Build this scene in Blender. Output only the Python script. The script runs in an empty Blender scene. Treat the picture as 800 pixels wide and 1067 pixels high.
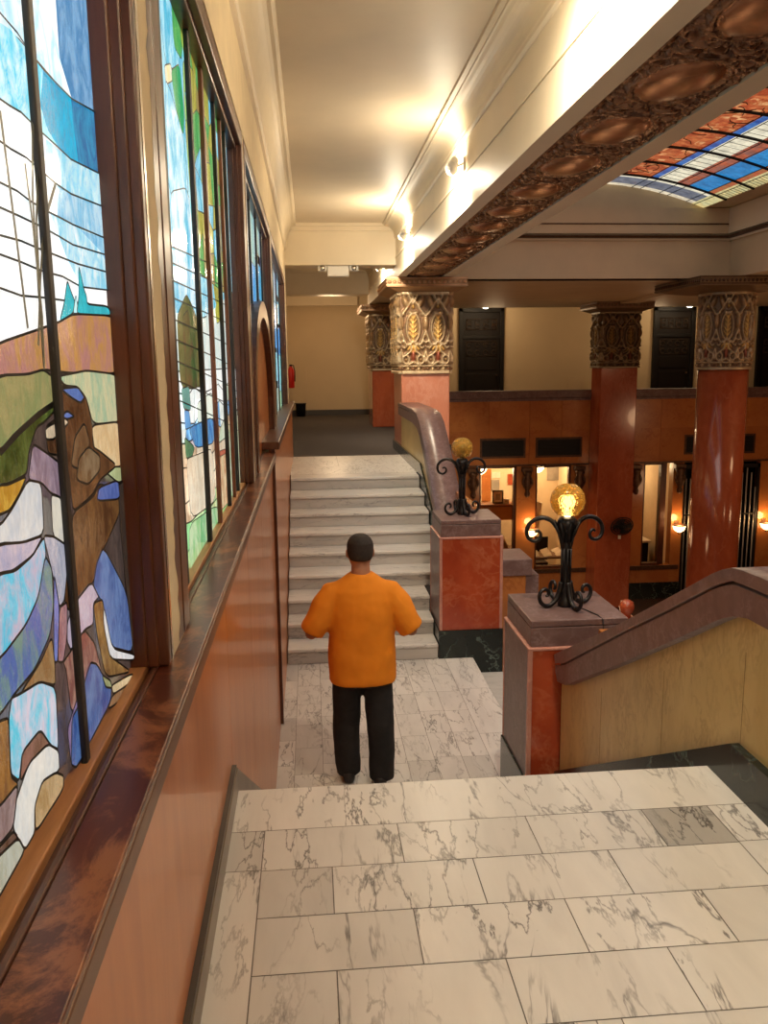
import bpy, bmesh, math, random
import numpy as np
from mathutils import Vector, Matrix, noise as mnoise
random.seed(7); np.random.seed(7)
SC = bpy.context.scene
COL = SC.collection
R = math.radians
# All coordinates below are metres relative to the lens of the camera (X right of the
# corridor axis, Y along the corridor, Z up); EYE is the lens height over the marble landing.
EYE = 1.5
F_PX, PITCH, YAW, ROLL = 880.0, R(10.0231), R(4.8831), R(-.6529)
cy_, sy_, cp_, sp_ = math.cos(YAW), math.sin(YAW), math.cos(PITCH), math.sin(PITCH)
FWD = Vector((sy_*cp_, cy_*cp_, -sp_)); RT = Vector((cy_, -sy_, 0)); UP = RT.cross(FWD)
CR, SR = math.cos(ROLL), math.sin(ROLL)
RT, UP = CR*RT + SR*UP, -SR*RT + CR*UP
def ray(x, y): return RT*((x-400)/F_PX) - UP*((y-533.5)/F_PX) + FWD
def at_x(x, y, X): r = ray(x, y); return r*(X/r.x)
def at_y(x, y, Y): r = ray(x, y); return r*(Y/r.y)

# ------------------------------------------------------------------ helpers
ORI = {}
class MB:
    def __init__(s): s.v = []; s.f = []; s.m = []; s.tone = []; s.toff = []; s.col = []; s.smooth = []; s.cur = 0
    def face(s, idx, m=None, tone=0.0, toff=(0,0,0), col=None, smooth=False):
        s.f.append(tuple(idx)); s.m.append(s.cur if m is None else m); s.tone.append(tone); s.toff.append(toff); s.col.append(col); s.smooth.append(smooth)
    def poly(s, pts, **k):
        n = len(s.v); s.v += [tuple(p) for p in pts]; s.face(range(n, n+len(pts)), **k); return s
    def box(s, x0, x1, y0, y1, z0, z1, **k):
        n = len(s.v)
        s.v += [(x0,y0,z0),(x1,y0,z0),(x1,y1,z0),(x0,y1,z0),(x0,y0,z1),(x1,y0,z1),(x1,y1,z1),(x0,y1,z1)]
        for q in ((0,3,2,1),(4,5,6,7),(0,1,5,4),(1,2,6,5),(2,3,7,6),(3,0,4,7)): s.face([n+i for i in q], **k)
        return s
    def frustum(s, a, b, **k):          # a, b = (x0,x1,y0,y1,z)
        n = len(s.v)
        for (x0,x1,y0,y1,z) in (a, b): s.v += [(x0,y0,z),(x1,y0,z),(x1,y1,z),(x0,y1,z)]
        for q in ((0,3,2,1),(4,5,6,7),(0,1,5,4),(1,2,6,5),(2,3,7,6),(3,0,4,7)): s.face([n+i for i in q], **k)
        return s
    def prism(s, pts, axis, a, b, smooth=False, **k):   # 2-D outline extruded along axis
        def P(u, v, t): return {'x': (t,u,v), 'y': (u,t,v), 'z': (u,v,t)}[axis]
        n = len(s.v); N = len(pts)
        s.v += [P(u,v,a) for u,v in pts] + [P(u,v,b) for u,v in pts]
        s.face([n+i for i in range(N)][::-1], **k); s.face([n+N+i for i in range(N)], **k)
        for i in range(N):
            j = (i+1) % N; s.face((n+i, n+j, n+N+j, n+N+i), smooth=smooth, **k)
        return s
    def rings(s, rings, cap=True, close=True, smooth=True, **k):
        n = len(s.v); N = len(rings[0])
        for r in rings: s.v += [tuple(p) for p in r]
        for a in range(len(rings)-1):
            for i in range(N if close else N-1):
                j = (i+1) % N
                s.face((n+a*N+i, n+a*N+j, n+(a+1)*N+j, n+(a+1)*N+i), smooth=smooth, **k)
        if cap:
            s.face([n+i for i in range(N)][::-1], **k); s.face([n+(len(rings)-1)*N+i for i in range(N)], **k)
        return s
    def tube(s, path, r, seg=8, flat=1.0, **k):
        P = [Vector(p) for p in path]; rs = r if isinstance(r, (list, tuple)) else [r]*len(P)
        out = []; up = Vector((0.13, 0.31, .94)).normalized(); prev = None
        for i, p in enumerate(P):
            t = (P[min(i+1, len(P)-1)] - P[max(i-1, 0)])
            t = t.normalized() if t.length > 1e-9 else Vector((0,0,1))
            if prev is None:
                a = t.cross(up)
                if a.length < 1e-3: a = t.cross(Vector((1,0,0)))
            else: a = prev - t*prev.dot(t)
            a.normalize(); prev = a; b = t.cross(a)
            out.append([p + (a*math.cos(2*math.pi*j/seg)*flat + b*math.sin(2*math.pi*j/seg))*rs[i] for j in range(seg)])
        return s.rings(out, **k)
    def lathe(s, prof, c=(0,0,0), seg=24, axis='z', **k):
        def P(rr, h, t):
            a, b = rr*math.cos(t), rr*math.sin(t)
            return {'z': (c[0]+a, c[1]+b, c[2]+h), 'y': (c[0]+b, c[1]+h, c[2]+a), 'x': (c[0]+h, c[1]+a, c[2]+b)}[axis]
        return s.rings([[P(max(rr, 1e-4), h, 2*math.pi*j/seg) for j in range(seg)] for rr, h in prof], **k)
    def ball(s, c, r, seg=16, n=10, **k):
        rx, ry, rz = r if isinstance(r, (tuple, list)) else (r, r, r)
        return s.rings([[(c[0]+rx*math.sin(math.pi*i/n+1e-3)*math.cos(2*math.pi*j/seg), c[1]+ry*math.sin(math.pi*i/n+1e-3)*math.sin(2*math.pi*j/seg), c[2]-rz*math.cos(math.pi*i/n)) for j in range(seg)] for i in range(n+1)], **k)
    def build(s, name, mats, parent=None, origin=None, bevel=0, kind=None, label=None, cat=None, group=None, auto=False):
        me = bpy.data.meshes.new(name)
        o3 = ORI[parent.name] if parent is not None else Vector(origin if origin is not None else (0,0,0))
        me.from_pydata([(x-o3.x, y-o3.y, z-o3.z) for x, y, z in s.v], [], s.f)
        for m in (mats if isinstance(mats, (list, tuple)) else [mats]): me.materials.append(m)
        me.polygons.foreach_set('material_index', s.m); me.polygons.foreach_set('use_smooth', s.smooth)
        if any(s.tone): me.attributes.new('tone', 'FLOAT', 'FACE').data.foreach_set('value', s.tone)
        if any(t != (0,0,0) for t in s.toff): me.attributes.new('toff', 'FLOAT_VECTOR', 'FACE').data.foreach_set('vector', [c for t in s.toff for c in t])
        if any(c is not None for c in s.col):
            for nm, q in (('gcol', 0), ('gcol2', 1)):
                a = me.attributes.new(nm, 'FLOAT_COLOR', 'FACE')
                a.data.foreach_set('color', [x for c in s.col for x in ((*(c[q] if c else (.5,.5,.5)), 1.0))])
        me.update()
        if bevel or auto:
            b = bmesh.new(); b.from_mesh(me); bmesh.ops.recalc_face_normals(b, faces=b.faces); b.to_mesh(me); b.free()
        ob = bpy.data.objects.new(name, me); COL.objects.link(ob); ORI[ob.name] = o3
        if parent is not None: ob.parent = parent
        else: ob.location = o3
        if bevel:
            md = ob.modifiers.new('edge', 'BEVEL'); md.width = bevel; md.segments = 2; md.limit_method = 'ANGLE'
        return tag(ob, label, cat, group, kind)
def tag(o, label=None, cat=None, group=None, kind=None):
    for k, v in (('label', label), ('category', cat), ('group', group), ('kind', kind)):
        if v: o[k] = v
    return o
def thing(name, loc, label, cat, group=None, kind=None):
    e = bpy.data.objects.new(name, None); e.location = loc; e.empty_display_size = .1; COL.objects.link(e)
    ORI[e.name] = Vector(loc); return tag(e, label, cat, group, kind)
def copy_tree(o, parent=None):
    c = o.copy(); COL.objects.link(c); ORI[c.name] = ORI[o.name]
    if parent is not None: c.parent = parent
    for ch in list(o.children): copy_tree(ch, c)
    return c
def grid_mesh(name, P, mats, parent=None, cols=None, origin=None, **k):
    """P: (nu,nv,3) array of points -> one smooth mesh; cols (nu,nv,3) as colour attribute."""
    nu, nv = P.shape[:2]; o3 = np.array(ORI[parent.name] if parent is not None else (origin or (0,0,0)))
    me = bpy.data.meshes.new(name)
    idx = np.arange(nu*nv).reshape(nu, nv)
    f = np.stack([idx[:-1,:-1], idx[1:,:-1], idx[1:,1:], idx[:-1,1:]], -1).reshape(-1, 4)
    me.from_pydata((P.reshape(-1,3)-o3).tolist(), [], f.tolist())
    me.polygons.foreach_set('use_smooth', [True]*len(f))
    for m in (mats if isinstance(mats, (list, tuple)) else [mats]): me.materials.append(m)
    if cols is not None:
        a = me.attributes.new('gcol', 'FLOAT_COLOR', 'POINT')
        a.data.foreach_set('color', np.concatenate([cols.reshape(-1,3), np.ones((nu*nv,1))], 1).astype(np.float32).ravel())
    me.update()
    ob = bpy.data.objects.new(name, me); COL.objects.link(ob); ORI[ob.name] = Vector(o3.tolist())
    if parent is not None: ob.parent = parent
    else: ob.location = Vector(o3.tolist())
    return tag(ob, **k)

# ------------------------------------------------------------------ materials
def new_mat(name):
    m = bpy.data.materials.new(name); m.use_nodes = True; nt = m.node_tree; b = nt.nodes['Principled BSDF']; return m, nt, b
def nd(nt, t, **k):
    n = nt.nodes.new(t)
    for a, v in k.items():
        if a.startswith('i_'): n.inputs[a[2:].replace('_', ' ')].default_value = v
        else: setattr(n, a, v)
    return n
def lk(nt, a, b): nt.links.new(a, b)
def mix(nt, fac, a, b, blend='MIX'):
    n = nd(nt, 'ShaderNodeMix', data_type='RGBA', blend_type=blend)
    for s, v in ((n.inputs[0], fac), (n.inputs[6], a), (n.inputs[7], b)):
        if hasattr(v, 'is_output'): lk(nt, v, s)
        else: s.default_value = v if isinstance(v, (int, float)) else (*v[:3], 1)
    return n.outputs[2]
def coords(nt, scale=(1,1,1), toff=False):
    t = nd(nt, 'ShaderNodeNewGeometry').outputs['Position']
    if toff:
        a = nd(nt, 'ShaderNodeAttribute', attribute_name='toff'); v = nd(nt, 'ShaderNodeVectorMath', operation='ADD')
        lk(nt, t, v.inputs[0]); lk(nt, a.outputs['Vector'], v.inputs[1]); t = v.outputs[0]
    m = nd(nt, 'ShaderNodeMapping'); m.inputs['Scale'].default_value = scale; lk(nt, t, m.inputs['Vector']); return m.outputs[0]
def noise(nt, vec, scale, detail=5, rough=.55, dist=0.0):
    n = nd(nt, 'ShaderNodeTexNoise'); n.inputs['Scale'].default_value = scale; n.inputs['Detail'].default_value = detail
    n.inputs['Roughness'].default_value = rough; n.inputs['Distortion'].default_value = dist; lk(nt, vec, n.inputs['Vector']); return n.outputs['Fac']
def ramp(nt, fac, *stops):
    r = nd(nt, 'ShaderNodeValToRGB'); e = r.color_ramp.elements
    while len(e) < len(stops): e.new(.5)
    for i, (p, c) in enumerate(stops): e[i].position = p; e[i].color = (c, c, c, 1) if isinstance(c, (int, float)) else (*c, 1)
    lk(nt, fac, r.inputs[0]); return r.outputs[0]
def bump(nt, b, h, s=.2, d=.01):
    n = nd(nt, 'ShaderNodeBump'); n.inputs['Strength'].default_value = s; n.inputs['Distance'].default_value = d; lk(nt, h, n.inputs['Height']); lk(nt, n.outputs[0], b.inputs['Normal'])
def plain(name, c, rough=.5, metal=0, var=.12, scale=6, spec=.5, bumps=0):
    m, nt, b = new_mat(name); v = coords(nt)
    n = noise(nt, v, scale, 4); lk(nt, mix(nt, ramp(nt, n, (.3, 0.0), (.7, 1.0)), [x*(1-var) for x in c], [min(1, x*(1+var)) for x in c]), b.inputs['Base Color'])
    b.inputs['Roughness'].default_value = rough; b.inputs['Metallic'].default_value = metal; b.inputs['Specular IOR Level'].default_value = spec
    if bumps: bump(nt, b, noise(nt, v, scale*12, 6), bumps, .004)
    return m
def marble(name, c1, c2, vein, scale=3, vs=6, vamt=.6, rough=.25, width=.035, stretch=(1,1,1), toff=False, coat=0, rot=None):
    m, nt, b = new_mat(name); v = coords(nt, stretch, toff)
    if rot:
        mp = nd(nt, 'ShaderNodeMapping'); mp.inputs['Rotation'].default_value = rot[0]; mp.inputs['Scale'].default_value = rot[1]; lk(nt, v, mp.inputs['Vector']); v = mp.outputs[0]
    n1 = noise(nt, v, scale, 6, .6, .6); base = mix(nt, ramp(nt, n1, (.32, 0.0), (.68, 1.0)), c1, c2)
    out = base
    for k, (sc, w, a) in enumerate(((vs, width, vamt), (vs*.45, width*.8, vamt*.9))):
        n2 = noise(nt, v, sc, 6, .58, .2 + .3*k)
        ab = nd(nt, 'ShaderNodeMath', operation='SUBTRACT'); lk(nt, n2, ab.inputs[0]); ab.inputs[1].default_value = .5
        a2 = nd(nt, 'ShaderNodeMath', operation='ABSOLUTE'); lk(nt, ab.outputs[0], a2.inputs[0])
        line = ramp(nt, a2.outputs[0], (0.0, 1.0), (w, 0.0))
        patch = ramp(nt, noise(nt, v, scale*.8 + k, 3), (.42, 0.0), (.62, 1.0))
        f = nd(nt, 'ShaderNodeMath', operation='MULTIPLY'); lk(nt, line, f.inputs[0]); lk(nt, patch, f.inputs[1])
        g = nd(nt, 'ShaderNodeMath', operation='MULTIPLY'); lk(nt, f.outputs[0], g.inputs[0]); g.inputs[1].default_value = a
        out = mix(nt, g.outputs[0], out, vein)
    t = nd(nt, 'ShaderNodeAttribute', attribute_name='tone'); ad = nd(nt, 'ShaderNodeMath', operation='ADD'); lk(nt, t.outputs['Fac'], ad.inputs[0]); ad.inputs[1].default_value = 1
    mu = nd(nt, 'ShaderNodeVectorMath', operation='SCALE'); lk(nt, out, mu.inputs[0]); lk(nt, ad.outputs[0], mu.inputs['Scale'])
    lk(nt, mu.outputs[0], b.inputs['Base Color']); b.inputs['Roughness'].default_value = rough; b.inputs['Coat Weight'].default_value = coat
    return m
def wood(name, c1, c2, stretch=(8,1,8), scale=3, rough=.35, patches=None, coat=0):
    m, nt, b = new_mat(name); v = coords(nt, stretch)
    n = noise(nt, v, scale, 8, .65, .4); out = mix(nt, ramp(nt, n, (.3, 0.0), (.7, 1.0)), c1, c2)
    if patches:
        w = coords(nt, (1, .6, 1)); pn = noise(nt, w, 9, 9, .75, .5)
        out = mix(nt, ramp(nt, pn, (.5, 0.0), (.6, .75)), out, patches)
    lk(nt, out, b.inputs['Base Color']); b.inputs['Roughness'].default_value = rough; b.inputs['Coat Weight'].default_value = coat; b.inputs['Coat Roughness'].default_value = .08; bump(nt, b, n, .05, .002); return m
def colmat(name, rough, metal, amount=1, coat=0):
    m, nt, b = new_mat(name); a = nd(nt, 'ShaderNodeAttribute', attribute_name='gcol'); v = coords(nt)
    lk(nt, mix(nt, ramp(nt, noise(nt, v, 14, 5), (.3, .0), (.7, .35)), a.outputs['Color'], (.09, .055, .03)), b.inputs['Base Color'])
    b.inputs['Roughness'].default_value = rough; b.inputs['Metallic'].default_value = metal; return m
def glow(name, c, s):
    m, nt, b = new_mat(name); b.inputs['Base Color'].default_value = (*c, 1); b.inputs['Emission Color'].default_value = (*c, 1); b.inputs['Emission Strength'].default_value = s; return m
def art_glass(name, stretch, scale, s):
    m, nt, b = new_mat(name); v = coords(nt, stretch)
    a = nd(nt, 'ShaderNodeAttribute', attribute_name='gcol'); a2 = nd(nt, 'ShaderNodeAttribute', attribute_name='gcol2')
    n = noise(nt, v, scale, 6, .65, 1.0); c = mix(nt, ramp(nt, n, (.40, 0.0), (.60, 1.0)), a.outputs['Color'], a2.outputs['Color'])
    n2 = noise(nt, v, scale*4, 3, .6); c = mix(nt, .35, c, ramp(nt, n2, (.25, .55), (.75, 1.0)), 'MULTIPLY')
    lk(nt, mix(nt, .7, c, (0,0,0)), b.inputs['Base Color']); lk(nt, c, b.inputs['Emission Color']); b.inputs['Emission Strength'].default_value = s
    b.inputs['Roughness'].default_value = .12; bump(nt, b, n2, .25, .004); return m

M = {}
M['marble'] = marble('white_marble', (.72,.695,.66), (.60,.58,.555), (.11,.10,.10), 2.0, 3.4, 1.0, .3, .016, (1,1,1), True, 0, ((0,0,R(-38)),(2.3,.62,1)))
M['marble_step'] = marble('step_marble', (.60,.575,.545), (.47,.45,.43), (.18,.175,.18), 2.0, 3.0, .7, .3, .016, (.6,1.6,1.6), True, 0, ((0,R(25),0),(1,1.5,1.6)))
M['grout'] = plain('grout', (.17,.155,.14), .8)
M['rosso'] = marble('red_marble', (.40,.07,.025), (.30,.045,.017), (.55,.2,.09), 2.0, 5, .5, .16, .04, (1,1,1), True, .3)
M['rosso_column'] = marble('column_marble', (.42,.095,.035), (.30,.06,.022), (.5,.17,.08), 2.5, 6, .3, .16, .05, (1,1,.6), True, .3)
M['rose'] = marble('salmon_marble', (.62,.25,.155), (.54,.19,.11), (.7,.4,.3), 2.5, 6, .4, .3, .05, (1,1,.6), True)
M['ochre'] = marble('ochre_marble', (.52,.20,.055), (.42,.14,.04), (.27,.07,.02), 1.4, 2.2, .5, .2, .02, (1,1,1), True, .3)
M['yellow'] = marble('yellow_marble', (.68,.53,.25), (.58,.43,.18), (.36,.23,.09), 2.4, 7, .5, .3, .05, (1,2.2,1.1))
M['green'] = marble('green_marble', (.005,.010,.009), (.010,.017,.014), (.20,.27,.24), 2, 2.6, .6, .2, .010)
M['tenn'] = marble('brown_marble', (.17,.100,.092), (.12,.066,.060), (.30,.22,.22), 9, 14, .45, .35, .05)
M['pink'] = marble('pink_edge_marble', (.52,.25,.19), (.42,.19,.15), (.6,.4,.35), 6, 9, .4, .2)
M['wood'] = wood('mahogany', (.045,.012,.006), (.115,.034,.014), (7,7,1.2), 2.5, .3)
M['wood_sill'] = wood('sill_wood', (.36,.155,.055), (.52,.25,.10), (14,1.5,8), 4, .42)
M['wood_worn'] = wood('worn_ledge_wood', (.10,.022,.009), (.06,.012,.005), (9,1,9), 3, .28, (.34,.13,.05))
M['wood_groove'] = wood('groove_wood', (.06,.018,.008), (.10,.032,.013), (9,1,9), 3, .35)
M['wood_edge'] = wood('ledge_edge_wood', (.12,.05,.025), (.16,.07,.035), (9,1,9), 3, .4)
M['panel'] = wood('panel_veneer', (.56,.185,.038), (.44,.125,.024), (5,5,.8), 2.2, .38, None, .35)
M['plaster'] = plain('cream_plaster', (.80,.68,.47), .85, var=.06, bumps=.25)
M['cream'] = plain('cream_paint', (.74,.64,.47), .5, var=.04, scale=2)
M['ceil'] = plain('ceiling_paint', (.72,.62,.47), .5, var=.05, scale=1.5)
M['cream_dim'] = plain('cream_paint_dimmed', (.62,.49,.32), .55, var=.06, scale=2)  # cream darkened: the dimness of the unlit lobby ceiling is in the colour
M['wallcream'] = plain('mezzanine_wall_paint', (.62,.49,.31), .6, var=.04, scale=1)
M['carpet'] = plain('grey_carpet', (.055,.046,.044), .95, var=.35, scale=45, bumps=.4)
M['darkbase'] = plain('dark_baseboard', (.05,.042,.036), .35)
M['base_taupe'] = plain('taupe_stone', (.16,.125,.09), .35, var=.3, scale=5)
M['relief'] = colmat('gilded_relief', .36, .3)
M['soffit_relief'] = colmat('bronze_relief', .27, .6)
M['iron'] = plain('wrought_iron', (.025,.022,.022), .38, .7, var=.3, scale=30)
M['steel'] = plain('brushed_steel', (.55,.5,.43), .25, 1, var=.1)
M['chrome'] = plain('bar_painted_sheen', (.75,.72,.66), .25, .35)  # light bar colour stands in for reflections on the metal
M['lead'] = plain('lead_came', (.02,.02,.022), .5, .3)
M['black'] = plain('black_paint', (.008,.007,.007), .5, spec=.3)
M['bronze'] = plain('dark_bronze', (.10,.05,.025), .4, .5, var=.4, scale=20)
M['white'] = plain('white_plastic', (.8,.77,.7), .45, var=.03)
M['red'] = plain('red_enamel', (.6,.02,.015), .3, var=.05)
M['stem'] = plain('reed_glass', (.22,.24,.20), .4, var=.3, scale=30)
M['brownbar'] = plain('brown_bar', (.16,.05,.025), .4)
M['glass1'] = art_glass('window_art_glass', (1,2.4,1.5), 8.0, .95)
M['glass2'] = art_glass('far_window_art_glass', (1,1.5,1.0), 7.0, .95)
M['skin'] = plain('skin', (.42,.20,.12), .55, var=.06)
M['shirt'] = plain('orange_cotton', (.80,.25,.008), .85, var=.05, scale=5, bumps=.1)
M['trouser'] = plain('black_denim', (.011,.010,.011), .9, var=.25, scale=20)
M['shoe'] = plain('black_shoe', (.018,.015,.015), .5)
M['hair'] = plain('dark_hair', (.018,.012,.010), .75, var=.4, scale=60, bumps=.5)
M['bulb'] = glow('lamp_bulb', (1, .74, .42), 25)
M['bulb_small'] = glow('warm_bulb', (1, .74, .38), 6)
M['sconce_glass'] = glow('sconce_glass', (1, .62, .26), 6)
M['roomwall'] = plain('shop_wall', (.70,.55,.36), .8, var=.08, scale=3)
M['desk'] = wood('desk_wood', (.14,.05,.02), (.2,.08,.03))
M['paper'] = plain('paper', (.78,.72,.6), .8, var=.1, scale=8)
M['grey'] = plain('grey_board', (.32,.28,.23), .8, var=.2, scale=4)
def amber():
    m, nt, b = new_mat('amber_crackle_glass'); v = coords(nt)
    vo = nd(nt, 'ShaderNodeTexVoronoi', feature='DISTANCE_TO_EDGE'); vo.inputs['Scale'].default_value = 42; lk(nt, v, vo.inputs['Vector'])
    b.inputs['Base Color'].default_value = (.95,.55,.10,1); b.inputs['Transmission Weight'].default_value = .75; b.inputs['Roughness'].default_value = .12
    b.inputs['IOR'].default_value = 1.25; bump(nt, b, ramp(nt, vo.outputs['Distance'], (0.0, 0.0), (.12, 1.0)), .8, .01); return m
M['amber'] = amber()
def clear():
    m, nt, b = new_mat('shop_glass'); b.inputs['Transmission Weight'].default_value = 1; b.inputs['Roughness'].default_value = .02; b.inputs['IOR'].default_value = 1.02; return m
M['clear'] = clear()

# ------------------------------------------------------------------ camera
cam = bpy.data.cameras.new('camera'); co = bpy.data.objects.new('camera', cam); COL.objects.link(co)
cam.sensor_fit = 'HORIZONTAL'; cam.sensor_width = 36; cam.lens = 36*F_PX/800; cam.clip_start = .05
mw = Matrix.Identity(4)
for i, a in enumerate((RT, UP, -FWD)):
    for j in range(3): mw[j][i] = a[j]
co.matrix_world = mw; SC.camera = co

# ------------------------------------------------------------------ setting: floors
ZU, ZL, ZG = -1.5, -2.95, -6.0          # upper landings, lower landing, lobby floor
XW = -.31                                # wainscot face
RIS = (ZU - ZL)/9
def tile(mb, x0, x1, y0, y1, z, tone, g=.0016):
    mb.poly([(x0+g,y0+g,z),(x1-g,y0+g,z),(x1-g,y1-g,z),(x0+g,y1-g,z)], m=1, tone=tone, toff=(random.uniform(0,40), random.uniform(0,40), random.uniform(0,40)))
rt = lambda: random.choice([0,.04,.08,-.05,-.1,.02,.05])
fl = MB(); fl.box(-.36, 1.47, -4, 2.80, ZU-.16, ZU-.003, m=0)
tile(fl, -.36, 1.47, 2.558, 2.835, ZU, .10)
bnd = [-3.2,-1.9,-.6,.35,1.0,1.72,2.34,2.558]
for a, b in zip(bnd, bnd[1:]): tile(fl, -.36, -.183, a, b, ZU, rt())
for a, b in zip(bnd, bnd[1:]): tile(fl, 1.311, 1.47, a, b, ZU, rt())
y1 = 2.558; k = 0
special = {(0,3): -.34, (1,0): -.10, (0,1): .05, (0,2): .02, (2,1): .1, (2,2): .1, (1,2): .08, (1,3): .06}
while y1 > -3:
    y0 = y1 - .2225; xs = [-.183, .25, .68, 1.08, 1.311] if k % 2 == 0 else [-.183, .03, .46, .885, 1.311]
    for i, (a, b) in enumerate(zip(xs, xs[1:])): tile(fl, a, b, y0, y1, ZU, special.get((k, i), rt()))
    y1 = y0; k += 1
fl.poly([(-.36,2.835,ZU-.03),(1.47,2.835,ZU-.03),(1.47,2.835,ZU),(-.36,2.835,ZU)], m=1)
fl.build('floor_landing', [M['grout'], M['marble']], kind='structure', label='white veined marble landing in the foreground', cat='floor')

fl = MB(); fl.box(-.36, 1.55, 5.0, 8.1, ZL-.16, ZL-.003, m=0)
fl.box(1.27, 1.55, 5.42, 8.1, ZL-.16, ZL-.003, m=0)
xs = [1.287-.21*i for i in range(0, 9)][::-1]
for i, (a, b) in enumerate(zip(xs, xs[1:])):
    y = 5.0 - random.uniform(0, .4)
    if i % 2: y -= .2
    while y < 8.1:
        y2 = min(y+.43, 8.1); 
        if y2-max(y,5.0) > .02: tile(fl, max(a,-.36), b, max(y,5.0), y2, ZL, rt()-.1)
        y = y2
for a, b in ((5.42,6.3),(6.3,7.25),(7.25,8.1)): tile(fl, 1.287, 1.575, a, b, ZL, .02)
fl.poly([(1.575,5.42,ZL-.16),(1.575,8.1,ZL-.16),(1.575,8.1,ZL),(1.575,5.42,ZL)], m=1)
fl.build('floor_lower', [M['grout'], M['marble']], kind='structure', label='lower marble landing between the two flights', cat='floor')
fl = MB(); fl.box(-.36, 1.47, 11.6, 13.84, ZU-.2, ZU-.003, m=0)
tile(fl, -.36, 1.47, 11.55, 12.4, ZU, .0); tile(fl, -.36, .4, 12.4, 13.84, ZU, -.04); tile(fl, .4, 1.47, 12.4, 13.84, ZU, .04)
fl.build('floor_mezzanine', [M['grout'], M['marble']], kind='structure', label='marble strip at the head of the far flight', cat='floor')
MB().box(-.7, 2.3, 13.84, 25, ZU-.2, ZU).build('floor_carpet', M['carpet'], kind='structure', label='dark grey carpet of the corridor beyond the far stairs', cat='floor')
MB().box(2.3, 15, 20.25, 25, ZU-.3, ZU).build('floor_balcony', M['carpet'], kind='structure', label='floor of the balcony across the lobby', cat='floor')
MB().box(1.4, 15, -4, 24, ZG-.2, ZG).build('floor_lobby', plain('lobby_floor', (.06,.03,.02), .25), kind='structure', label='dark lobby floor below the stairs', cat='floor')

# stairs: every step is a child of its flight
def flight(name, label, ys, x1s, zs, parent_loc, sgn):
    t = thing(name, parent_loc, label, 'stairs', 'marble flights beside the landing')
    for k in range(len(ys)):
        m = MB(); z1 = zs[k]; y = ys[k]; y2 = y + sgn*.62; tf = (random.uniform(0,30), random.uniform(0,30), 3.7*k)
        a, b = min(y, y2), max(y, y2)
        if sgn > 0 and k == 8: b = 11.548
        m.box(-.285, x1s[k], a+(.02 if sgn > 0 else 0), b-(0 if sgn > 0 else .02), z1-RIS, z1-.035, tone=-.24 + .1*random.random(), toff=tf)  # riser tone darkened, painting the contrast that overhead light gives
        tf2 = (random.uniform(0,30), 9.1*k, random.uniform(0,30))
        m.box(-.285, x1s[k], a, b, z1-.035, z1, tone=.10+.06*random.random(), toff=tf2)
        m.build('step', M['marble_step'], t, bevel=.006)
    return t
fy = [8.05,8.36,8.69,9.10,9.49,9.86,10.25,10.67,11.18]
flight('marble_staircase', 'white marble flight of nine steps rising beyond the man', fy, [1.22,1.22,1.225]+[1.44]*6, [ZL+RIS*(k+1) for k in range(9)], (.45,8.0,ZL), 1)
ny = [2.82+.29*k for k in range(1, 9)]
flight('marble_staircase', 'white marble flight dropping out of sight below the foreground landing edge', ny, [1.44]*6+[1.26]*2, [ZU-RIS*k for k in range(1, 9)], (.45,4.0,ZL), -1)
t = thing('lobby_staircase', (1.7,6.8,ZL-RIS), 'marble steps leading off the lower landing to the right between the pedestals', 'stairs')
for k in range(1, 18):
    m = MB(); x = 1.575+.3*(k-1); z = ZL-RIS*k
    m.box(x-.02 if k > 1 else 1.58, x+.31, 5.45, 8.06 if k < 3 else 8.72, z-RIS, z, toff=(k*3.3, 1, 2), tone=-.05); m.build('step', M['marble_step'], t, bevel=.006)

# ------------------------------------------------------------------ left wall
XP = -.338                              # plaster face
XG = -.42                               # glass plane
ZLEDGE = -.68
w = MB()
w.box(-.6, -.335, -4, 13.84, -6, ZLEDGE-.06)                                   # solid core under the ledge
w.box(-.6, XP, -4, 13.84, 1.27, 2.3)                                           # over the windows
for a, b in ((-4,.2),(1.93,2.125),(5.0,5.08),(8.36,8.5),(13.1,13.84)): w.box(-.6, XP, a, b, ZLEDGE-.06, 1.27)
w.build('wall_left', M['plaster'], kind='structure', label='cream plaster wall on the left around the windows', cat='wall')
MB().box(-.75, -.6, -4, 13.84, -6, 2.3).build('wall_outer', M['black'], kind='structure')
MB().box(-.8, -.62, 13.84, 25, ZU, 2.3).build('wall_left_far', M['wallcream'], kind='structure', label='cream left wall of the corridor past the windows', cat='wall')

# wood wainscot: veneer sheets with joints, following the stairs
w = thing('wall_wainscot', (XW,5,ZL), 'orange brown wood wainscot below the window ledge', 'wall panelling', kind='structure')
segs = [(-4,-1.2),(-1.2,.75),(.75,2.86),(2.86,3.9),(3.9,5.05),(5.05,5.9),(5.9,6.7)]
for a, b in segs:
    z0 = ZU-.02 if b <= 2.9 else ZL+.0
    MB().box(-.336, XW, a+.0025, b-.0025, z0, ZLEDGE-.05).build('veneer_panel', M['panel'], w)
for a, b in ((6.7,8.3),(8.3,10.2),(10.2,12),(12,13.84)):
    MB().box(-.336, -.295, a+.0025, b-.0025, ZL, -.66).build('veneer_panel', M['panel'], w)
MB().box(-.31, -.286, 6.66, 6.72, ZL, -.62).build('corner_post', M['wood'], w)
l = thing('window_ledge', (-.3,2,ZLEDGE), 'long worn dark wood ledge under the stained glass windows', 'ledge', kind='structure')
MB().box(-.445, -.385, -4, 6.66, ZLEDGE-.05, ZLEDGE+.008).build('sill_board', M['wood_sill'], l, bevel=.003)
MB().box(-.385, -.375, -4, 6.66, ZLEDGE-.05, ZLEDGE-.008).build('groove', M['wood_groove'], l)
MB().box(-.375, -.362, -4, 6.66, ZLEDGE-.05, ZLEDGE+.003).build('bead', M['wood_groove'], l, bevel=.003)
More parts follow.
